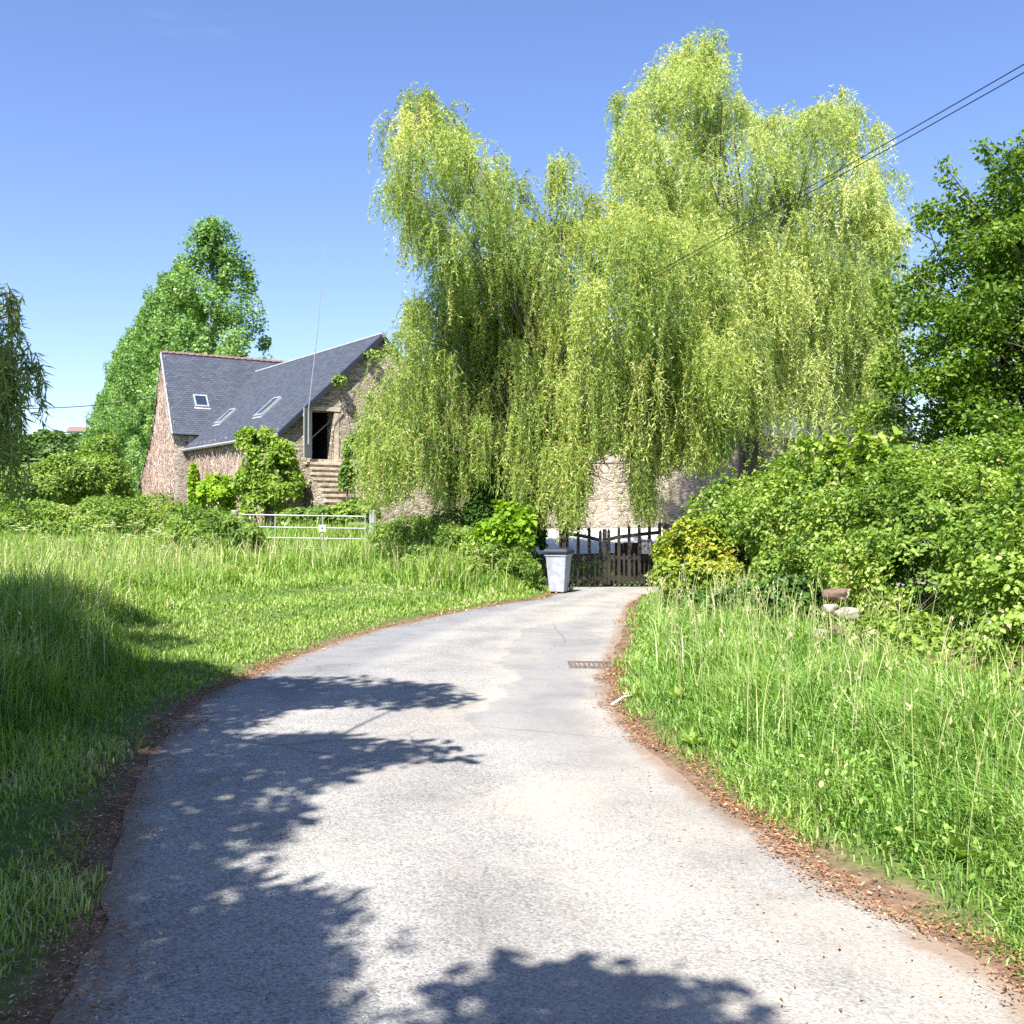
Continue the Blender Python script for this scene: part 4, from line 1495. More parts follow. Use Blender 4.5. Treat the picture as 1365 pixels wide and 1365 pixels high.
tr_ = tiers_from(WR, 240, 30.0, 2.3, (0.35, 0.85), (0.9, 3.2), 23.0)
tr_ = [(x, y, z, s, (min(l, 1.4) if z > 11.5 else l), r_) for x, y, z, s, l, r_ in tr_]
for u, v in ((920, 52), (940, 44), (955, 46), (905, 75), (930, 70), (825, 128), (830, 160), (1125, 118), (1148, 142), (1170, 170), (1195, 230), (1200, 300)):
    a = at(u, v, 30)
    tr_.append((a[0], 30.0, a[2], 0.25, 0.9))
tr_ += wisps(WR, 120, 30, (0.1, 0.25), (0.4, 1.2))
wb2 = at(1005, 640, 31)
wb2[2] = gz(wb2[0], wb2[1])
willow(wb2, at(985, 300, 31), tr_, 74, 'willow_far', 'taller pale green weeping willow rising behind the right hedge', zmin=zmin_of(BOT_R, 30), trunk_r=0.42, leafL=0.135, leafW=0.029, spacing=0.042)
# left edge willow, near
tn = []
for k in range(60):
    a = rng.uniform(0, 2 * np.pi)
    r = rng.uniform(0.4, 2.7)
    x, y = -6.55 + r * math.cos(a), 8.6 + r * math.sin(a)
    z = 6.4 - 0.28 * r * r + rng.normal(0, 0.5)
    if 682.5 + x * F / y > (-75 if z < 4 else -150):
        continue
    tn.append((x, y, z, 0.3, rng.uniform(1.5, 3.2)))
for u, v, Y, s, l in ((-6, 385, 8.6, 0.10, 1.1), (14, 388, 8.6, 0.10, 0.55), (2, 405, 8.8, 0.10, 0.75), (-12, 430, 8.7, 0.1, 1.4), (32, 472, 8.5, 0.14, 0.6), (16, 468, 8.4, 0.14, 0.75), (48, 488, 8.6, 0.05, 0.38), (5, 465, 8.6, 0.08, 1.15), (-10, 480, 8.5, 0.1, 1.1), (3, 520, 8.4, 0.06, 0.85), (-12, 520, 8.6, 0.1, 1.0), (10, 500, 8.5, 0.05, 0.9)):
    a = at(u, v, Y)
    tn.append((a[0], a[1], a[2], s, l))
willow((-6.6, 8.6, gz(-6.6, 8.6)), np.array([-6.6, 8.6, 4.2]), tn, 34, 'willow_dark', 'dull green willow strands hanging into the picture at the left edge', leafL=0.11, leafW=0.017, spacing=0.026, reach=0.14, trunk_r=0.22, smin=9)

# ---- shade tree on the left, outside the frame, whose crown throws the dappled shade
SH1 = [(0, 800), (60, 820), (110, 850), (185, 852), (130, 878), (200, 895), (280, 888), (335, 905), (480, 903), (610, 918), (650, 935), (600, 946), (520, 948), (420, 945), (365, 958), (350, 985), (430, 978), (470, 985), (560, 992), (690, 1005), (640, 1012),
       (565, 1035), (520, 1022), (450, 1055), (412, 1085), (400, 1130), (375, 1165), (440, 1195), (500, 1240), (528, 1268), (490, 1300), (465, 1365), (455, 1500), (380, 1700), (-700, 1700), (-500, 1100), (-250, 900)]
SH2 = [(560, 1335), (620, 1300), (700, 1292), (750, 1288), (790, 1282), (840, 1312), (880, 1300), (930, 1290), (980, 1330), (1035, 1365), (1060, 1450), (560, 1450)]
SHW = np.array([gp(*p) for p in SH1])
SHW2 = np.array([gp(*p) for p in SH2])
cot = 1 / math.tan(SUN_EL)
cl_ = []


def shade_cluster(px, py, h, r):
    for _ in range(14):  # the crown keeps clear of the view
        x, y = px + SUN_H[0] * cot * h, py + SUN_H[1] * cot * h
        if y < 0.3 or 682.5 + x * F / y < -110 or HZ - (h - H) * F / y < -110:
            break
        h += 0.35
    cl_.append((px + SUN_H[0] * cot * h, py + SUN_H[1] * cot * h, h, r))


def edge_dist(p, poly):
    return seg_dist(p[:, 0], p[:, 1], np.concatenate([poly, poly[:1]]))


p = poly_sample(SHW, 1500)
dd = edge_dist(p, SHW)
kept = []
for (x, y), d_ in zip(p, dd):
    if d_ < 0.06 or y > 12.5:
        continue
    r = float(np.clip(d_ * 0.95, 0.14, 0.52))
    if all((x - a) ** 2 + (y - b_) ** 2 > (0.62 * r) ** 2 for a, b_ in kept):
        kept.append((x, y))
        hgt_ = rng.uniform(4.6, 7.4) if y < 9 else rng.uniform(5.6, 7.8)
        shade_cluster(x, y, hgt_, r)
p = poly_sample(SHW2, 160)
dd = edge_dist(p, SHW2)
kept = []
for (x, y), d_ in zip(p, dd):
    if d_ < 0.03:
        continue
    r = float(np.clip(d_ * 1.0, 0.10, 0.26))
    if all((x - a) ** 2 + (y - b_) ** 2 > (0.65 * r) ** 2 for a, b_ in kept):
        kept.append((x, y))
        shade_cluster(x, y, rng.uniform(4.4, 6.2), r)
for q in list(cl_):  # second leaf layer along the sun rays, added to deepen the shade
    if q[3] > 0.24 and rng.uniform() < 0.8:
        up_h = rng.uniform(1.6, 4.0)
        cl_.append((q[0] + SUN_H[0] * cot * up_h, q[1] + SUN_H[1] * cot * up_h, q[2] + up_h, q[3] * 1.05))
print('shade clusters', len(cl_))
sb = np.array([-4.9, -0.2, gz(-4.9, -0.2)])
broadleaf('broadleaf_tree', sb, [sb - [0, 0, 0.2], sb + [0.15, -0.1, 1.6], sb + [0.35, -0.2, 3.2], sb + [0.9, 0.6, 4.6], sb + [1.3, 1.4, 6.2]], 0.32, cl_, 'oak', 0.13, 84,
          'broadleaf tree left of the lane throwing dappled shade over the road', 'tree', flat=0.6, chain=True)

make_bush('sky_block_hedge', (-5.6, 1.0, 0.2), [(-5.8, y_, 1.4, 1.3, 1.7, 1.9) for y_ in (-7, -4.2, -1.4, 1.4, 3.6)] + [(-3.4, -8.5, 1.6, 2.2, 1.6, 2.0), (2.0, -11, 2.2, 3.2, 1.8, 2.6), (6.5, -8, 2.0, 2.0, 2.6, 2.4)], 26000, 0.12, 'bramble', 'added unseen hedge left of and behind the viewer that blocks skylight', 'hedge', stems=14)  # out-of-view hedge added to cut the sky fill in the road shade
# ---- oak on the right
OKP = [(1222, 385), (1235, 340), (1262, 345), (1288, 320), (1298, 290), (1284, 262), (1300, 232), (1322, 222), (1342, 245), (1358, 280), (1372, 260), (1395, 215), (1450, 150), (1560, 140), (1700, 240), (1700, 560), (1500, 610), (1280, 605), (1215, 575), (1200, 545), (1212, 480), (1228, 430)]
oc = []
p = poly_sample(OKP, 3000)
kept = []
for u, v in p:
    if all((u - a) ** 2 + (v - b_) ** 2 > 19 ** 2 for a, b_ in kept):
        kept.append((u, v))
        for rep in range(2):
            a = at(u, v, 17.0)
            oc.append((a[0], 17.0 + rng.normal(0, 1.2), a[2], rng.uniform(0.30, 0.52)))
for u, v in ((1260, 220), (1266, 238), (1276, 258), (1310, 194), (1318, 206), (1362, 202), (1222, 306), (1235, 296), (1270, 300), (1200, 350), (1188, 400), (1185, 470), (1175, 540)):
    a = at(u, v, 17.0)
    oc.append((a[0], 17.0, a[2], 0.2))
print('oak clusters', len(oc))
ob = np.array([9.6, 17.2, gz(9.6, 17.2)])
broadleaf('oak_tree', ob, [ob - [0, 0, 0.3], ob + [0.05, 0, 1.6], ob + [-0.1, 0.1, 3.2], ob + [-0.3, 0, 5.0], ob + [-0.2, 0, 7.0]], 0.33, oc, 'oak', 0.085, 230, 'dark green oak tree rising above the hedge at the right edge', 'tree', flat=0.6, aspect=0.62, limb=0.5)

# ---- poplars
def poplar_mesh(hh_, rr0, n, seed, irregular=0.3):
    acc = Acc()
    r = np.random.default_rng(seed)
    nc = 190
    kz = r.uniform(0.05, 1.0, nc)
    prof = np.interp(kz, [0.05, 0.2, 0.5, 0.8, 0.93, 1.0], [0.55, 0.9, 1.0, 0.70, 0.40, 0.06])
    a = r.uniform(0, 2 * np.pi, nc)
    rad = prof * np.sqrt(r.uniform(0.12, 1.0, nc)) * (1 + r.normal(0, irregular * 0.6, nc))
    cc = np.stack([np.cos(a) * rr0 * rad, np.sin(a) * rr0 * rad, kz * hh_], 1)
    cr = r.uniform(0.35, 1.0, nc)
    k = r.integers(0, nc, n)
    d = unit(r.normal(size=(n, 3)))
    P = cc[k] + d * (cr[k] * r.uniform(0.2, 1, n) ** 0.5)[:, None] * np.array([[0.85, 0.85, 1.25]])
    P[:, 2] += 0.25 * np.hypot(P[:, 0], P[:, 1])
    ct = r.normal(0, 0.15, nc)
    d = unit(P * [1, 1, 0] + 0.4 * d)
    Nn = unit(0.7 * d + np.array([[0, 0, 0.5]]) + 0.8 * r.normal(size=(n, 3)))
    A = unit(np.cross(Nn, r.normal(size=(n, 3))) + np.array([[0, 0, 0.3]]))
    L = 0.175 * r.uniform(0.6, 1.4, n)
    V, Q = leaves(P, A, Nn, L, L * 0.85)
    tone = np.clip(0.48 + ct[k] + r.normal(0, 0.2, n), 0, 1)
    return V, Q, tone


pv = []
for sd, irr in ((3, 0.5), (8, 0.38)):
    o = empty('poplar_tree', (0, 0, 0), 'poplar', 'tree', 'row of poplars behind the barn')
    V, Q, R = poplar_mesh(20.5, 2.9, 40000, sd, irr)
    fast_mesh('crown', V, Q, M['poplar'], o, R)
    MB().tube([(0, 0, -1), (0, 0, 6), (0, 0, 19)], [0.4, 0.3, 0.05], 8).build('trunk', M['bark'], o, smooth=True)
    pv.append(o)
rowp = [(283, 300, 64), (240, 366, 74), (222, 385, 84), (204, 402, 95), (190, 428, 107), (178, 446, 120), (167, 466, 135), (157, 484, 152), (148, 506, 172), (140, 528, 196), (134, 545, 225)]
for i, (u, vt, Y) in enumerate(rowp):
    if i < 2:
        o = pv[i]
    else:
        o = copy_tree(pv[1])
    a = at(u, vt, Y)
    zb = gz(a[0], Y) - 0.3
    o.location = (a[0], Y, zb)
    s = (a[2] - zb) / 20.5
    wsc = 1.12 if i == 0 else max(s * 1.08, 0.75)
    o.scale = (wsc, wsc, s)
    o.rotation_euler = (0, 0, i * 1.37)
    o['label'] = 'tallest nearest poplar standing just behind the barn roof' if i == 0 else 'poplar in the receding row beyond the tallest poplar'

# ---- distant hedgerow trees on the hillside
hv = []
for sd in (1, 2):
    o = empty('hedgerow_tree', (0, 0, 0), 'round hedgerow tree on the distant hillside', 'tree', 'distant hillside trees')
    V, Q, R = bush_leaves([(0, 0, 3.6, 3.4, 3.2, 3.2), (1.4, 0.4, 5.2, 2.0, 2.0, 1.8), (-1.6, 0.2, 2.6, 2.2, 2.2, 2.2)], 2600, 0.8, leaves, 0.5, 0.15, 0.25, 0.15, 0.8, sd, 0.2)
    fast_mesh('crown', V, Q, M['far'], o, R)
    MB().tube([(0, 0, -1), (0, 0, 4)], [0.35, 0.2], 7).build('trunk', M['bark'], o)
    hv.append(o)
hp = []
for k in range(13):
    hp.append((rng.uniform(-70, 20) + 0, rng.uniform(330, 420)))
for Yh, us in ((150, np.arange(-60, 175, 21)), (205, np.arange(-40, 150, 17)), (300, np.arange(-45, 130, 14)), (395, np.arange(-30, 130, 12)), (450, np.arange(-40, 135, 13))):
    for u in us:
        uu = u + rng.normal(0, 5)
        hp.append(((uu - 682.5) * Yh / F, Yh + rng.normal(0, 5)))
hp = hp[13:]
for i, (x, y) in enumerate(hp):
    o = hv[i] if i < 2 else copy_tree(hv[i % 2])
    s = rng.uniform(0.75, 1.3)
    if y < 250:
        s *= 0.72
    o.location = (x, y, gz(x, y) - 0.4)
    o.scale = (s * 1.15, s * 1.15, s)
    o.rotation_euler = (0, 0, rng.uniform(0, 6))
# small house on the hill
fx, fy = (104 - 682.5) * 420 / F, 420.0
fz = at(104, 577, 420)[2]
fh = empty('distant_house', (fx, fy, fz - 6), 'tiny distant house with orange tiled roof among hilltop trees', 'house')
mb = MB()
mb.box((fx, fy, fz - 3), 7, 5, 7)
mb.build('wall', M['plaster'], fh, offset=(fx, fy, fz - 6))
mb = MB()
slope(mb, (fx - 3.8, fy - 3, fz + 0.3), (fx + 3.8, fy - 3, fz + 0.3), (fx + 3.8, fy, fz + 2.4), (fx - 3.8, fy, fz + 2.4))
slope(mb, (fx + 3.8, fy + 3, fz + 0.3), (fx - 3.8, fy + 3, fz + 0.3), (fx - 3.8, fy, fz + 2.4), (fx + 3.8, fy, fz + 2.4))
frf = mb.build('roof', M['tile'], fh, offset=(fx, fy, fz - 6))
MB().box((fx + 2.8, fy, fz + 2.8), 0.9, 0.9, 1.6).build('chimney', M['plaster'], frf, offset=(fx, fy, fz - 6))


# ---- mid-ground shrubs on the left
def bl(u, v, Y, ru, rv, ry=None):
    """blob from pixel centre and pixel radii"""
    a = at(u, v, Y)
    k = Y / F
    return (a[0], a[1], a[2], ru * k, ry or ru * k, rv * k)


def base_of(u, Y):
    x = (u - 682.5) * Y / F
    return (x, Y, gz(x, Y))


make_bush('hazel_bush', base_of(140, 50), [bl(135, 645, 50, 42, 42), bl(110, 655, 48, 45, 40), bl(132, 625, 52, 26, 38)], 30000, 0.15, 'shrub', 'large olive green bush left of the creeper covered gable', 'bush', 'bushes left of the barn', mat_fn=leaves, lfreq=0.4, lump=0.35, shell=0.2)
make_bush('willow_bush', base_of(60, 46), [bl(50, 660, 46, 48, 40), bl(85, 645, 47, 35, 35), bl(10, 665, 45, 45, 35)], 26000, 0.14, 'shrub', 'pale rounded bush at the far left below the hillside', 'bush', 'bushes left of the barn', mat_fn=leaves, lfreq=0.4, lump=0.35, shell=0.2, seed=4)
for i, (u, v, Y, ru, rv, lb_, n) in enumerate(((70, 690, 31, 48, 26, 'low bramble bush at the left end of the meadow edge', 7000), (150, 684, 31, 48, 26, 'low bramble bush below the large olive green bush', 7000),
                                               (222, 688, 31.5, 45, 28, 'low bramble bush in front of the creeper covered gable', 7000), (10, 690, 30, 40, 28, 'low bramble bush behind the hanging willow strands', 5000))):
    make_bush('bramble_bush', base_of(u, Y), [bl(u - 15, v, Y, ru * .7, rv), bl(u + 18, v + 4, Y - 0.3, ru * .65, rv * .9), bl(u, v + 22, Y - 0.7, ru, rv)], n * 2, 0.10, 'shrub', lb_, 'bush', 'low brambles along the meadow edge', mat_fn=leaves, seed=i, lump=0.4, lfreq=0.9, shell=0.22, aspect=0.5)
make_bush('nettle_clump', base_of(292, 26), [bl(282, 715, 25.5, 45, 34), bl(318, 722, 25.3, 32, 26), bl(250, 716, 25.6, 32, 22)], 14000, 0.13, 'shrub', 'dense mid green weed clump left of the field gate', 'bush', mat_fn=leaves, stems=9, lump=0.45, lfreq=1.2, shell=0.25, aspect=0.4)
make_bush('climbing_shrub', base_of(358, 36.2), [bl(348, 592, 36.6, 26, 24, 0.6), bl(362, 618, 36.4, 34, 30, 0.6), bl(340, 640, 36.6, 22, 32, 0.6), bl(374, 648, 36.2, 24, 26, 0.6), bl(350, 672, 36.2, 26, 26, 0.6), bl(380, 612, 36.6, 14, 22, 0.4), bl(330, 585, 36.9, 12, 14, 0.3)], 17000, 0.13, 'climber', 'bright leafy climber covering the front corner of the barn', 'climbing plant', lfreq=1.0, lump=0.45, shell=0.25, stems=8)
make_bush('laurel_bush', base_of(290, 37), [bl(290, 655, 37.6, 22, 18, 0.7), bl(285, 672, 37.6, 24, 20, 0.7)], 3500, 0.17, 'lime', 'small bright green bush against the barn side wall', 'bush', lump=0.5, lfreq=1.3, shell=0.3)
make_bush('narrow_shrub', base_of(258, 40), [bl(258, 640, 43, 4, 22, 0.3), bl(259, 660, 43, 5, 18, 0.3)], 900, 0.16, 'lime', 'narrow green shoot climbing the barn side wall', 'climbing plant', stems=2)
make_bush('stair_weeds', base_of(440, 34.5), [bl(432, 690, 34, 28, 16), bl(470, 684, 34, 30, 16), bl(400, 692, 34, 26, 14)], 4500, 0.15, 'shrub', 'weeds growing over the foot of the stone staircase', 'bush', mat_fn=leaves)
make_bush('stair_shrub', base_of(465, 35), [bl(462, 640, 35.6, 9, 26, 0.3), bl(470, 600, 36.4, 14, 18, 0.4)], 1500, 0.14, 'shrub', 'thin shrub trailing beside the upper stone steps', 'bush', mat_fn=leaves)
make_bush('gable_creeper', base_of(490, 38.3), [bl(452, 508, 38.0, 9, 9, 0.2), bl(497, 472, 38.8, 16, 5, 0.2)], 420, 0.12, 'shrub', 'sprigs of green creeper along the barn gable verge', 'climbing plant', mat_fn=leaves, stems=2)

# ---- ground cover round the willow trunk
make_bush('ivy', base_of(676, 25.5), [bl(672, 690, 25.3, 26, 44, 0.55), bl(660, 640, 25.5, 18, 48, 0.5), bl(690, 610, 25.7, 16, 40, 0.45), bl(715, 705, 25.6, 12, 44, 0.4), bl(640, 690, 25.3, 22, 26, 0.5), bl(660, 580, 26, 22, 50, 0.5), bl(705, 600, 26.2, 20, 60, 0.5), bl(625, 630, 26, 22, 50, 0.5)], 20000, 0.10, 'ivy', 'dark ivy round the willow trunk, widened to darken the shaded crown interior', 'climbing plant', lfreq=0.9, lump=0.25)  # trunk ivy, plus wider blobs as dark fill for the shaded interior
make_bush('lime_shrub', base_of(676, 24), [bl(676, 700, 23.8, 26, 24, 0.45), bl(655, 712, 23.8, 20, 18, 0.4), bl(690, 718, 23.7, 20, 22, 0.4)], 2400, 0.15, 'lime', 'sunlit lime green sapling at the foot of the willow', 'bush', stems=6, lump=0.55, lfreq=1.4, shell=0.4)
make_bush('weed_bank', base_of(640, 23), [bl(570, 745, 23.6, 46, 18, 1.0), bl(640, 750, 22.9, 46, 24, 0.8), bl(695, 765, 22.5, 28, 24, 0.6), bl(600, 722, 24.6, 40, 20, 0.9)], 22000, 0.11, 'shrub', 'bank of cleavers and weeds under the willow beside the bin', 'bush', mat_fn=leaves, lump=0.5, lfreq=1.3, shell=0.3, aspect=0.35, stems=10)
make_bush('dark_shrub', base_of(545, 26.5), [bl(525, 715, 26.3, 28, 16, 0.9), bl(560, 708, 26.5, 34, 20, 0.9), bl(600, 700, 26.5, 30, 18, 0.9)], 8000, 0.12, 'shrub', 'low undergrowth in the shade between field gate and willow', 'bush', mat_fn=leaves, lump=0.5, lfreq=1.2, shell=0.3, aspect=0.4)

# ---- the roadside hedge on the right
hb = [
    ('nearest bramble bush of the right hedge at the picture edge', [(5.1, 8.3, 0.80, 1.3, 1.4, 0.98), (4.9, 6.6, 0.70, 1.1, 1.3, 0.9), (5.6, 9.6, 1.1, 1.2, 1.3, 0.9), (4.2, 7.9, 0.5, 0.65, 1.2, 0.55), (5.3, 4.6, 0.8, 1.1, 1.3, 0.95)], 125000, 0.052),
    ('broad middle bramble bush above the broken stone wall', [(5.2, 11.6, 1.12, 1.35, 1.6, 1.1), (4.8, 13.0, 1.05, 1.15, 1.4, 1.05), (6.1, 12.9, 1.4, 1.4, 1.4, 1.05), (4.35, 10.8, 0.85, 0.6, 1.0, 0.6)], 105000, 0.055),
    ('bramble bush right behind the golden shrub', [(4.8, 15.6, 1.25, 1.25, 1.6, 1.1), (4.4, 17.6, 1.15, 1.05, 1.4, 1.0), (5.9, 16.6, 1.5, 1.3, 1.4, 1.15), (3.95, 14.9, 0.7, 0.5, 0.9, 0.6), (3.7, 17.8, 0.8, 0.6, 0.9, 0.75)], 70000, 0.064),
    ('far end bramble bush of the right hedge near the gate', [(4.9, 20.4, 1.25, 1.1, 1.5, 1.15), (6.1, 21.0, 1.5, 1.2, 1.4, 1.2)], 26000, 0.085),
    ('tall bramble bush at the back of the hedge below the oak', [(8.0, 13.6, 1.2, 1.6, 1.9, 1.15), (7.3, 10.9, 0.85, 1.3, 1.6, 1.0), (8.9, 15.4, 1.4, 1.5, 1.5, 1.2)], 40000, 0.08),
]
for i, (lb_, blobs, n, sz) in enumerate(hb):
    q = blobs[0]
    blobs = [(a, b_, c + gz(a, b_) * 0.6, d, e, f) for a, b_, c, d, e, f in blobs]
    make_bush('bramble_bush', (q[0], q[1], gz(q[0], q[1])), blobs, n, sz, 'bramble', lb_, 'bush', 'brambles of the right hedge', up=0.6, shell=0.13, lump=0.32, lfreq=0.75, holes=-0.17, ztop=1.5, seed=20 + i, stems=8, tone_freq=0.9, low=-0.75)
# arching leafy shoots standing out of the hedge
def shoots(pts, base, label, name, mat, n_each, leafsz, hmin, hmax):
    o = empty(name, base, label, 'bush')
    acc, mb = Acc(), MB()
    for x, y, z in pts:
        a = rng.uniform(0, 6.28)
        hh_ = rng.uniform(hmin, hmax)
        d = np.array([math.cos(a), math.sin(a), 0]) * rng.uniform(0.2, 0.6) * hh_
        q = np.linspace(0, 1, 7)[:, None]
        path = np.array([x, y, z]) + d * q ** 1.6 + np.array([0, 0, hh_]) * (q - 0.35 * q ** 3)
        mb.tube(path, np.linspace(0.008, 0.003, 7), 4)
        k = rng.uniform(0.1, 1, n_each)
        P = np.stack([np.interp(k, q[:, 0], path[:, i]) for i in range(3)], 1)
        A = unit(rdir(n_each) + [0, 0, -0.1])
        Nn = unit(rdir(n_each) * 0.6 + [0, 0, 1])
        L = leafsz * rng.uniform(0.7, 1.3, n_each)
        V, Q = lobed(P, A, Nn, L, L * 0.6)
        acc.add(V, Q, np.repeat(np.clip(rng.normal(0.55, 0.2, n_each), 0, 1), 2))
    acc.build('foliage', M[mat], o, offset=base)
    mb.build('stem', M['bark'], o, offset=base)
    return o


sp = []
for q in [b_ for h_ in hb for b_ in h_[1]]:
    for k in range(7):
        d = rdir(1)[0]
        d[2] = abs(d[2]) + 0.3
        d = unit(d)
        sp.append((q[0] + d[0] * q[3] * .95, q[1] + d[1] * q[4] * .95, q[2] + 0.2 + d[2] * q[5] * .95))
shoots(sp, (5.4, 12, 0.4), 'young bramble shoots arching up out of the right hedge', 'bramble_shoots', 'bramble', 30, 0.06, 0.2, 0.5)
eb = at(1140, 590, 15.0)
shoots([(eb[0] + rng.normal(0, 0.28), eb[1] + rng.normal(0, 0.3), eb[2] - 0.5) for k in range(34)], (eb[0], eb[1], gz(eb[0], eb[1])), 'fresh pointed leaved elder top rising above the hedge before the oak', 'elder_bush', 'climber', 46, 0.125, 0.45, 0.95)
make_bush('golden_shrub', base_of(930, 17.2), [bl(910, 728, 17.2, 26, 32, 0.45), bl(945, 735, 17, 34, 38, 0.5), bl(920, 770, 16.9, 38, 36, 0.5), bl(972, 775, 16.8, 32, 34, 0.4), bl(985, 735, 16.8, 22, 26, 0.35)], 16000, 0.07, 'gold', 'golden yellow leaved shrub at the near end of the picket gate', 'bush', lump=0.5, lfreq=1.4, shell=0.25, stems=8)
make_bush('hedge_foot', base_of(960, 14.5), [bl(935, 815, 16.2, 40, 24, 0.5), bl(1000, 815, 14.5, 60, 34, 0.6), bl(1060, 800, 13, 50, 36, 0.5)], 9000, 0.075, 'ivy', 'dark leaved undergrowth below the golden shrub', 'bush', lump=0.3)  # foliage takes the dark ivy leaf colours
make_bush('bindweed_clump', (3.8, 8.0, gz(3.8, 8.0)), [(3.75, 8.6, 0.35, 0.45, 0.8, 0.35), (3.7, 7.2, 0.32, 0.4, 0.8, 0.32), (3.8, 9.8, 0.38, 0.4, 0.8, 0.35)], 12000, 0.065, 'bramble', 'leafy undergrowth at the foot of the nearest bramble bush', 'bush', lump=0.35, lfreq=1.3)

# ---- broken stone wall inside the hedge
sw = empty('broken_stone_wall', (3.85, 11.2, 0.3), 'crumbling pale stones of an old wall showing through the hedge', 'wall')
import bmesh
m_rock = M['stone']


def rock(c, r, seed):
    bm = bmesh.new()
    bmesh.ops.create_icosphere(bm, subdivisions=4, radius=1)
    rr = np.random.default_rng(seed)
    sc3 = np.array([r * rr.uniform(0.8, 1.4), r * rr.uniform(0.7, 1.1), r * rr.uniform(0.45, 0.75)])
    vs = np.array([v.co[:] for v in bm.verts])
    k = 1 + 0.22 * fnoise(vs, 0.45, seed, 2) + 0.05 * fnoise(vs, 2.0, seed + 1, 2)
    vs = np.sign(vs) * np.abs(vs) ** 0.7 * k[:, None] * sc3
    an = rr.uniform(0, 3.1)
    ca, sa = math.cos(an), math.sin(an)
    for v, p_ in zip(bm.verts, vs):
        v.co = (p_[0] * ca - p_[1] * sa + c[0], p_[0] * sa + p_[1] * ca + c[1], p_[2] + c[2])
    me = bpy.data.meshes.new('stone')
    for f in bm.faces:
        f.smooth = True
    bm.to_mesh(me)
    bm.free()
    return me


k = 0
for u, v, Y, r in ((1113, 788, 11.0, 0.11), (1106, 806, 10.9, 0.09), (1128, 815, 10.8, 0.11), (1140, 834, 10.6, 0.12), (1118, 838, 10.6, 0.13), (1158, 846, 10.5, 0.10), (1100, 845, 10.8, 0.13), (1136, 858, 10.4, 0.13), (1165, 866, 10.3, 0.13)):
    a = at(u, v + 4, Y + 0.12) - np.array([3.85, 11.2, 0.3])
    me = rock(a, r, 50 + k)
    me.materials.append(M['fieldstone'] if k % 4 else M['ironstone'])
    o = link(bpy.data.objects.new('stone', me), sw)
    k += 1

# ---- grass
def road_side(px, py):
    d, left = road_dist(px, py)
    return d, left


def sow(xlo, xhi, ylo, yhi, dens, want_left, cond=None):
    n = int((xhi - xlo) * (yhi - ylo) * dens)
    px, py = rng.uniform(xlo, xhi, n), rng.uniform(ylo, yhi, n)
    u = px / np.maximum(py, 0.1)
    ok = (np.abs(u) < 0.85) | (py < 3.5)
    px, py = px[ok], py[ok]
    d, left = road_side(px, py)
    ok = (d > 0.02) & (left == want_left)
    px, py, d = px[ok], py[ok], d[ok]
    if cond is not None:
        ok = cond(px, py, d)
        px, py, d = px[ok], py[ok], d[ok]
    return px, py, d


def hedge_front(y):
    return np.interp(y, [0, 5, 7, 9, 11, 13, 16, 18, 20, 22], [3.9, 3.9, 3.85, 3.85, 3.85, 3.8, 3.6, 3.3, 3.6, 4.0])


accR = Acc()
for y0, y1, dn in ((2.6, 4.5, 2900), (4.5, 6.5, 2600), (6.5, 9, 2000), (9, 13, 1200), (13, 22, 650)):
    px, py, d = sow(0.8, 5.6, y0, y1, dn, False, lambda x, y, d: x < hedge_front(y) + 0.35 + 1.2 * sstep(7.5, 6.0, y))
    edge = 0.10 + 0.14 * fnoise(np.stack([px, py], 1), 0.5, 31)
    pr = sstep(edge - 0.10, edge + 0.14, d)
    cl2 = fnoise(np.stack([px, py], 1), 0.7, 77)
    ok = rng.uniform(size=len(px)) < np.clip(pr * (0.8 + 0.35 * cl2), 0, 1)
    px, py, d, cl2 = px[ok], py[ok], d[ok], cl2[ok]
    n = len(px)
    ht = (0.09 + (0.26 + 0.12 * sstep(9, 5, py)) * sstep(0.12, 1.1, d)) * (1 + 0.35 * cl2) * rng.uniform(0.5, 1.35, n)
    ht = np.clip(ht, 0.05, 0.85)
    wd = (0.0042 + 0.00075 * py) * rng.uniform(0.6, 1.5, n)
    V, Q, R = grass_blades(px, py, ht, wd, np.clip(rng.normal(0.75, 0.33, n), 0.05, 1.25), np.clip(0.45 + 0.2 * cl2 + rng.normal(0, 0.2, n), 0, 1), lean=np.array([[-0.35, -0.1, 0]]))
    accR.add(V, Q, R)
# taller flowering stems
px, py, d = sow(1.2, 5.2, 2.8, 20, 16, False, lambda x, y, d: (d > 0.5) & (x < hedge_front(y) + 0.1))
n = len(px)
V, Q, R = grass_blades(px, py, rng.uniform(0.4, 0.8, n), (0.0035 + 0.0006 * py), rng.uniform(0.1, 0.8, n), np.clip(rng.normal(0.9, 0.08, n), 0, 1))
accR.add(V, Q, R)
for y0, y1, dn in ((2.6, 6, 420), (6, 12, 260), (12, 21, 120)):
    px, py, d = sow(0.8, 4.6, y0, y1, dn, False, lambda x, y, d: (x < hedge_front(y) + 0.3) & (d > 0.25))
    cl2 = fnoise(np.stack([px, py], 1), 0.45, 177)
    ok = cl2 + rng.normal(0, 0.15, len(px)) > 0.12
    px, py = px[ok], py[ok]
    n = len(px)
    P = np.stack([px, py, ground_z(px, py) + rng.uniform(0.05, 0.38, n)], 1)
    L = rng.uniform(0.02, 0.05, n)
    V, Q = lobed(P, unit(rdir(n) + [0, 0, 0.1]), unit(rdir(n) * 0.6 + [0, 0, 1]), L, L * 0.6)
    accR.add(V, Q, np.repeat(np.clip(rng.normal(0.5, 0.2, n), 0, 0.9), 2))
px, py, d = sow(2.4, 5.0, 5, 19, 100, False, lambda x, y, d: np.abs(x - hedge_front(y) + 0.25) < 0.45)
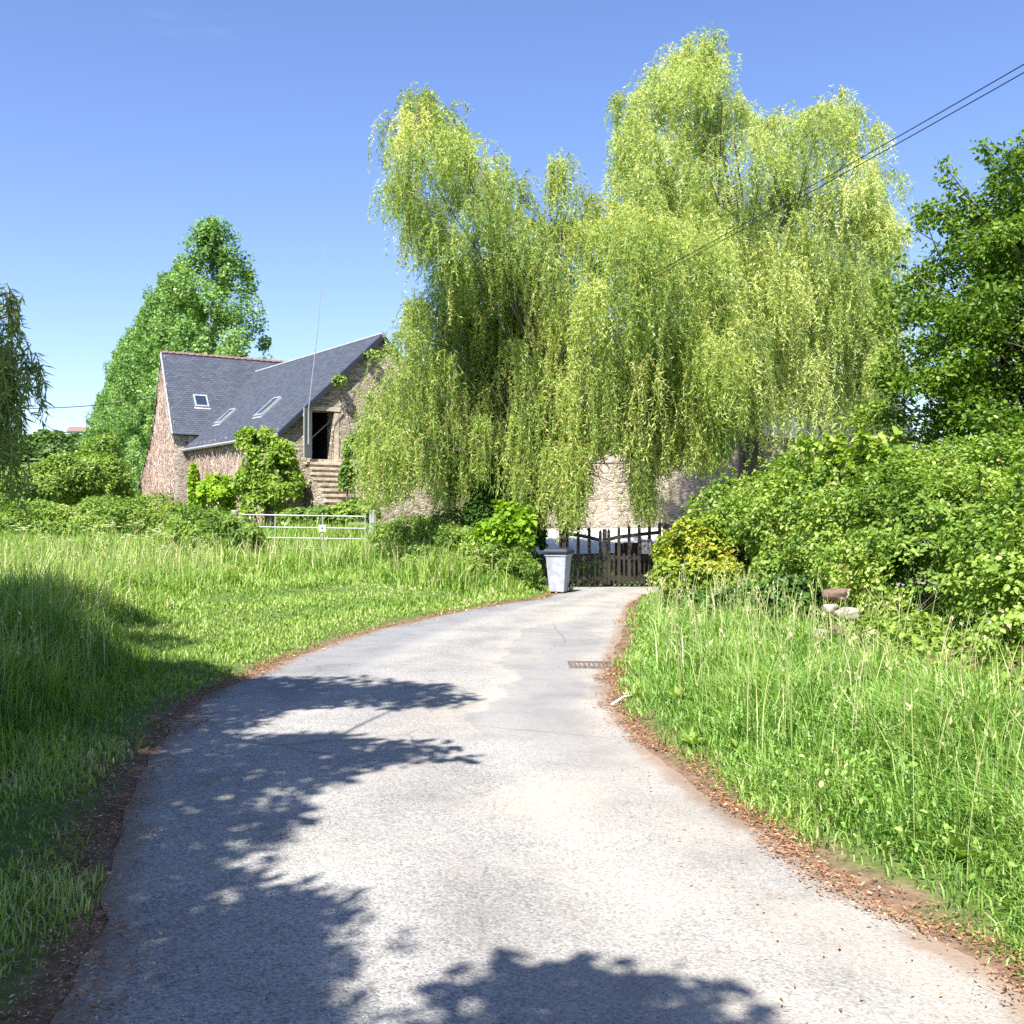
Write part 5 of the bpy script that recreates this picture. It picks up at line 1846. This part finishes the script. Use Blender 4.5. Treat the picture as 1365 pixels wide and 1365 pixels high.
n = len(px)
V, Q, R = grass_blades(px, py, rng.uniform(0.45, 1.05, n) * (0.8 + 0.3 * fnoise(np.stack([px, py], 1), 0.5, 5)), (0.004 + 0.0005 * py), rng.uniform(0.2, 1.1, n), np.clip(rng.normal(0.82, 0.18, n), 0, 1))
accR.add(V, Q, R)
kind(accR.build('verge_grass', M['grass'], None), 'stuff')

accL = Acc()


def tallness(px, py, d):
    """mown strip beside the road, longer grass further off and towards the hedges"""
    u = 682.5 + px * F / np.maximum(py, 0.5)
    tall = np.maximum(sstep(230, 60, u) * sstep(5, 9, py), sstep(20.5, 24.0, py))
    tall = np.maximum(tall, sstep(-4.6, -7.0, px) * 0.9)
    tall = np.maximum(tall, 1.15 * sstep(150, 70, u) * sstep(5.5, 7.5, py) * sstep(14, 11, py))
    near = sstep(9.5, 6.5, py) * sstep(0.9, 1.9, d)
    tall = np.maximum(tall, near * 0.9)
    tall = np.maximum(tall, 1.25 * sstep(-3.2, -1.8, px) * sstep(20.3, 21.6, py) * sstep(1.1, 0.7, px))
    return np.clip(tall + 0.25 * fnoise(np.stack([px, py], 1), 0.35, 41), 0, 1.1)


for y0, y1, dn, xlo in ((2.4, 4.5, 2600, -3.6), (4.5, 7, 2300, -4.8), (7, 10, 1500, -7.2), (10, 14, 1100, -9.5), (14, 19, 800, -13), (19, 25, 520, -16), (25, 33, 330, -21)):
    px, py, d = sow(xlo, 4.0, y0, y1, dn, True, lambda x, y, d: ~((y > 24.0) & (x > -0.8)))
    P2 = np.stack([px, py], 1)
    edge = 0.18 + 0.16 * fnoise(P2, 0.45, 33)
    cl2 = fnoise(P2, 0.6, 78)
    ok = rng.uniform(size=len(px)) < np.clip(sstep(edge - 0.15, edge + 0.25, d) * (0.85 + 0.3 * cl2), 0, 1)
    px, py, d, cl2 = px[ok], py[ok], d[ok], cl2[ok]
    n = len(px)
    tl_ = tallness(px, py, d)
    ht = (0.07 + 0.50 * tl_ * sstep(0.3, 1.6, d)) * (1 + 0.3 * cl2) * rng.uniform(0.5, 1.35, n)
    wd = (0.004 + 0.0009 * py) * rng.uniform(0.6, 1.5, n)
    straw = np.where(tl_ < 0.25, 0.1, 0)
    V, Q, R = grass_blades(px, py, np.clip(ht, 0.04, 0.95), wd, np.clip(rng.normal(0.55, 0.3, n), 0.05, 1.1), np.clip(0.40 + straw + 0.24 * cl2 + 0.12 * fnoise(np.stack([px, py], 1), 0.16, 55) + rng.normal(0, 0.22, n), 0, 1))
    accL.add(V, Q, R)
px, py, d = sow(-14, 2.5, 6, 27, 14, True, lambda x, y, d: (tallness(x, y, d) > 0.5) & (d > 1.0) & ~((y > 24) & (x > -0.8)))
n = len(px)
V, Q, R = grass_blades(px, py, rng.uniform(0.6, 1.05, n), (0.004 + 0.0006 * py), rng.uniform(0.1, 0.5, n), np.clip(rng.normal(0.92, 0.08, n), 0, 1))
accL.add(V, Q, R)
kind(accL.build('meadow_grass', M['lawn'], None), 'stuff')

def seed_heads(xlo, xhi, ylo, yhi, dens, left, cond):
    px, py, d = sow(xlo, xhi, ylo, yhi, dens, left, cond)
    n = len(px)
    hgt_ = rng.uniform(0.5, 0.95, n)
    a = rng.uniform(0, 6.28, n)
    top = np.stack([np.cos(a), np.sin(a), np.zeros(n)], 1) * rng.uniform(0.05, 0.25, n)[:, None] * hgt_[:, None]
    P0 = np.stack([px, py, ground_z(px, py)], 1)
    q = np.linspace(0, 1, 5)
    paths = P0[:, None] + top[:, None] * (q ** 1.8)[None, :, None]
    paths[..., 2] += hgt_[:, None] * (q - 0.08 * q ** 3)[None]
    acc = Acc()
    V, Q = tubes_many(paths, np.broadcast_to((0.0014 + 0.00022 * py)[:, None], (n, 5)), 3)
    acc.add(V, Q, np.repeat(np.clip(rng.normal(0.9, 0.06, n), 0, 1), 12))
    rep = 7
    k = np.repeat(np.arange(n), rep)
    P = paths[k, -1] - np.array([0, 0, 1.0]) * rng.uniform(0, 0.11, (n * rep, 1)) + rng.normal(0, 0.008, (n * rep, 3))
    L = rng.uniform(0.02, 0.045, n * rep)
    V, Q = leaves(P, unit(rdir(n * rep) * 0.6 + [0, 0, 0.9]), rdir(n * rep), L, L * 0.3 + 0.0006 * py[k])
    acc.add(V, Q, np.clip(rng.normal(0.95, 0.08, n * rep), 0, 1))
    return acc


o = seed_heads(1.0, 4.4, 2.8, 19, 9, False, lambda x, y, d: (d > 0.4) & (x < hedge_front(y) + 0.1)).build('seeding_grass', M['grass'])
kind(o, 'stuff')
o = seed_heads(-12, 1.0, 4, 26, 5, True, lambda x, y, d: (d > 0.9) & (tallness(x, y, d) > 0.35)).build('seeding_grass', M['lawn'])
kind(o, 'stuff')
# tall wild grass in front of the brambles and the field gate
px, py = rng.uniform(-14, -3.2, 16000), rng.uniform(23.2, 28.4, 16000)
u_ = 682.5 + px * F / py
ok = (u_ < 500) & (rng.uniform(size=len(px)) < 0.55 + 0.4 * fnoise(np.stack([px, py], 1), 0.3, 71)) & ~((u_ > 300) & (py > 26.4))
px, py, u_ = px[ok], py[ok], u_[ok]
n = len(px)
hh_ = np.where(u_ > 310, rng.uniform(0.25, 0.55, n), rng.uniform(0.6, 1.15, n))
V, Q, R = grass_blades(px, py, hh_, rng.uniform(0.016, 0.036, n), rng.uniform(0.15, 0.9, n), np.clip(rng.normal(0.5, 0.25, n), 0, 1))
kind(fast_mesh('wild_grass', V, Q, M['lawn'], None, R), 'stuff')
# yard grass strip behind the gate
px, py = rng.uniform(-3, 9, 9000), rng.uniform(24.8, 27.3, 9000)
n = len(px)
V, Q, R = grass_blades(px, py, rng.uniform(0.05, 0.2, n), np.full(n, 0.02), rng.uniform(0.1, 0.9, n), np.clip(rng.normal(0.5, 0.2, n), 0, 1))
kind(fast_mesh('yard_grass', V, Q, M['lawn'], None, R), 'stuff')

# ---- leaf litter along both road edges
def litter(name, want_left, spec):
    acc = Acc()
    for x0, x1, y0, y1, dn in spec:
        n = int((x1 - x0) * (y1 - y0) * dn)
        px, py = rng.uniform(x0, x1, n), rng.uniform(y0, y1, n)
        dl = seg_dist(px, py, LEFT if want_left else RIGHT)
        ins = in_poly(px, py, ROAD)
        s = np.where(ins, -dl, dl)
        wv = 0.16 * fnoise(np.stack([px, py], 1), 0.6, 91 + want_left)
        cen, wid = (0.05, 0.14) if want_left else (0.08, 0.105)
        pr = np.exp(-((s - cen - wv) / (wid + np.where(want_left, 0.09 * sstep(9, 4, py), 0.0))) ** 2) + 0.012 * (s < 0) * (s > -0.9)
        ok = (rng.uniform(size=n) < pr)
        dr_, lf_ = road_dist(px, py)
        ok &= (dl < 1.6)
        px, py = px[ok], py[ok]
        n = len(px)
        z = ground_z(px, py) + 0.008 + rng.uniform(0, 0.02, n) + np.where(in_poly(px, py, ROAD), 0.014, 0)
        P = np.stack([px, py, z], 1)
        a = rng.uniform(0, 6.28, n)
        A = np.stack([np.cos(a), np.sin(a), rng.normal(0, 0.10, n)], 1)
        Nn = unit(np.stack([rng.normal(0, 0.2, n), rng.normal(0, 0.2, n), np.ones(n)], 1))
        L = (0.0125 + 0.0013 * py) * rng.uniform(0.4, 1.9, n)
        V, Q = leaves(P, A, Nn, L, L * rng.uniform(0.10, 0.45, n), 0.15)
        acc.add(V, Q, np.clip(rng.normal(0.45, 0.25, n), 0, 1))
    kind(acc.build(name, M['litter'], None), 'stuff')


litter('leaf_litter', True, ((-3.4, -0.5, 2.4, 6, 4600), (-3.6, -1.6, 6, 12, 2600), (-3.2, 2.0, 12, 23, 700)))
litter('leaf_litter', False, ((0.6, 3.2, 2.6, 6, 7500), (0.6, 2.6, 6, 12, 4200), (1.2, 4.0, 12, 23, 500)))

# ---- cow parsley on the left, pink campion and docks on the right
def cow_parsley():
    o = empty('cow_parsley', (0, 0, 0), 'white flowered cow parsley', 'wildflower', 'cow parsley at the meadow edge')
    mb, acc = MB(), Acc()
    mb.tube([(0, 0, 0), (0.03, 0, 0.5), (0.02, 0.02, 0.9)], [0.009, 0.007, 0.005], 5)
    for k in range(6):
        a = k * 1.05
        c = np.array([0.02 + 0.16 * math.cos(a) * (k > 0), 0.02 + 0.16 * math.sin(a) * (k > 0), 1.05 + 0.05 * math.sin(k * 2.1)])
        mb.tube([(0.02, 0.02, 0.82), (0.02 + (c[0] - 0.02) * 0.6, 0.02 + (c[1] - 0.02) * 0.6, 0.98), c], [0.004, 0.003, 0.003], 4)
        n = 60
        r_, th_ = 0.05 * np.sqrt(rng.uniform(0, 1, n)), rng.uniform(0, 6.28, n)
        P = c + np.stack([r_ * np.cos(th_), r_ * np.sin(th_), 0.02 - 2 * r_ ** 2], 1)
        Nn = unit(np.stack([rng.normal(0, .2, n), rng.normal(0, .2, n), np.ones(n)], 1))
        V, Q = leaves(P, unit(rdir(n) * [1, 1, 0.1]), Nn, 0.024, 0.02)
        acc.add(V, Q, rng.uniform(0, 1, n))
    st = mb.build('stem', M['twig'], o)
    acc.build('umbel', M['flower'], o)
    n = 80
    P = np.stack([rng.normal(0, 0.14, n), rng.normal(0, 0.14, n), rng.uniform(0.1, 0.6, n)], 1)
    V, Q = leaves(P, unit(rdir(n) + [0, 0, 0.3]), unit(rdir(n) + [0, 0, 1]), 0.13, 0.05)
    fast_mesh('leaf', V, Q, M['shrub'], o, rng.uniform(0, 1, n))
    return o


cp = cow_parsley()
cp['label'] = 'white flowered cow parsley standing in the long grass left of the weed clump'
for i, (u, Y) in enumerate(((228, 24.2), (212, 25), (196, 24.0), (180, 26), (165, 24.6), (150, 25), (240, 25.5), (140, 23.6), (252, 24.6), (120, 25), (205, 26.5), (95, 24), (172, 23.0), (60, 24), (222, 22.5), (135, 26), (30, 23.5), (262, 23.5))):
    o = cp if i == 0 else copy_tree(cp)
    x = (u - 682.5) * Y / F
    o.location = (x, Y, gz(x, Y))
    o.rotation_euler = (0, 0, rng.uniform(0, 6))
    s = rng.uniform(0.6, 1.1)
    o.scale = (s, s, s)


def campion():
    o = empty('pink_campion', (0, 0, 0), 'pink campion', 'wildflower', 'pink campions before the hedge')
    mb, acc = MB(), Acc()
    for k in range(4):
        a = k * 1.7
        c = np.array([0.05 * math.cos(a), 0.05 * math.sin(a), 0.58 + 0.06 * k])
        mb.tube([(0, 0, 0), (0.01, 0, 0.4), c], [0.004, 0.003, 0.002], 4)
        th_ = np.arange(5) * 1.2566
        A = np.stack([np.cos(th_), np.sin(th_), np.full(5, 0.25)], 1)
        V, Q = leaves(np.broadcast_to(c, (5, 3)).copy(), A, np.broadcast_to([0, 0, 1.0], (5, 3)), 0.018, 0.017)
        acc.add(V, Q, rng.uniform(0, 1, 5))
    mb.build('stem', M['twig'], o)
    acc.build('petals', M['pink'], o)
    return o


cm = campion()
cm['label'] = 'pink campion flowering in the grass before the nearest bramble bush'
for i, (u, v, Y) in enumerate(((1275, 880, 7.6), (1300, 870, 7.4), (1340, 885, 7.0), (1335, 915, 6.8), (1260, 885, 8.0), (1292, 893, 7.5), (1356, 860, 7.2), (1240, 915, 7.8))):
    o = cm if i == 0 else copy_tree(cm)
    x = (u - 682.5) * Y / F
    zt = at(u, v, Y)[2]
    zb = gz(x, Y)
    s = max(0.6, (zt - zb) / 0.70)
    o.location = (x, Y, zb)
    o.rotation_euler = (0, 0, rng.uniform(0, 6))
    o.scale = (1.2, 1.2, s)


def dock(n=11):
    o = empty('dock_plant', (0, 0, 0), 'dock', 'weed', 'broad leaved docks in the right verge')
    acc = Acc()
    a = np.arange(n) * 2.4
    el = rng.uniform(0.5, 1.2, n)
    for k in range(n):
        d = np.array([math.cos(a[k]), math.sin(a[k]), 0])
        q = np.linspace(0, 1, 6)
        Ln = rng.uniform(0.22, 0.36)
        mid = np.outer(q, d) * Ln * math.cos(el[k]) + np.outer(q * Ln * math.sin(el[k]) - 0.22 * q ** 2.5 * Ln, [0, 0, 1])
        sd = np.array([-d[1], d[0], 0])
        wd = np.array([0.006, 0.035, 0.045, 0.038, 0.022, 0.002])[:, None]
        V = np.concatenate([mid - sd * wd + [0, 0, 0.012], mid, mid + sd * wd + [0, 0, 0.012]])
        i = np.arange(5)[:, None]
        Q = np.concatenate([i + np.array([[0, 6, 7, 1]]), i + np.array([[6, 12, 13, 7]])])
        acc.add(V, Q, np.full(10, rng.uniform(0.3, 1)))
    acc.build('leaf', M['shrub'], o)
    return o


dk = dock()
dk['label'] = 'broad leaved dock growing low in the right grass verge'
for i, (u, v) in enumerate(((968, 1003), (1000, 955), (905, 985), (1255, 1150), (1310, 1165), (1120, 1040), (1340, 1190), (890, 930), (1180, 1085))):
    o = dk if i == 0 else copy_tree(dk)
    x, y = gp(u, v + 14)
    o.location = (x + 0.1, y, gz(x + 0.1, y))
    s = rng.uniform(0.5, 0.8)
    o.scale = (s, s, s)
    o.rotation_euler = (0, 0, rng.uniform(0, 6))
print('built')
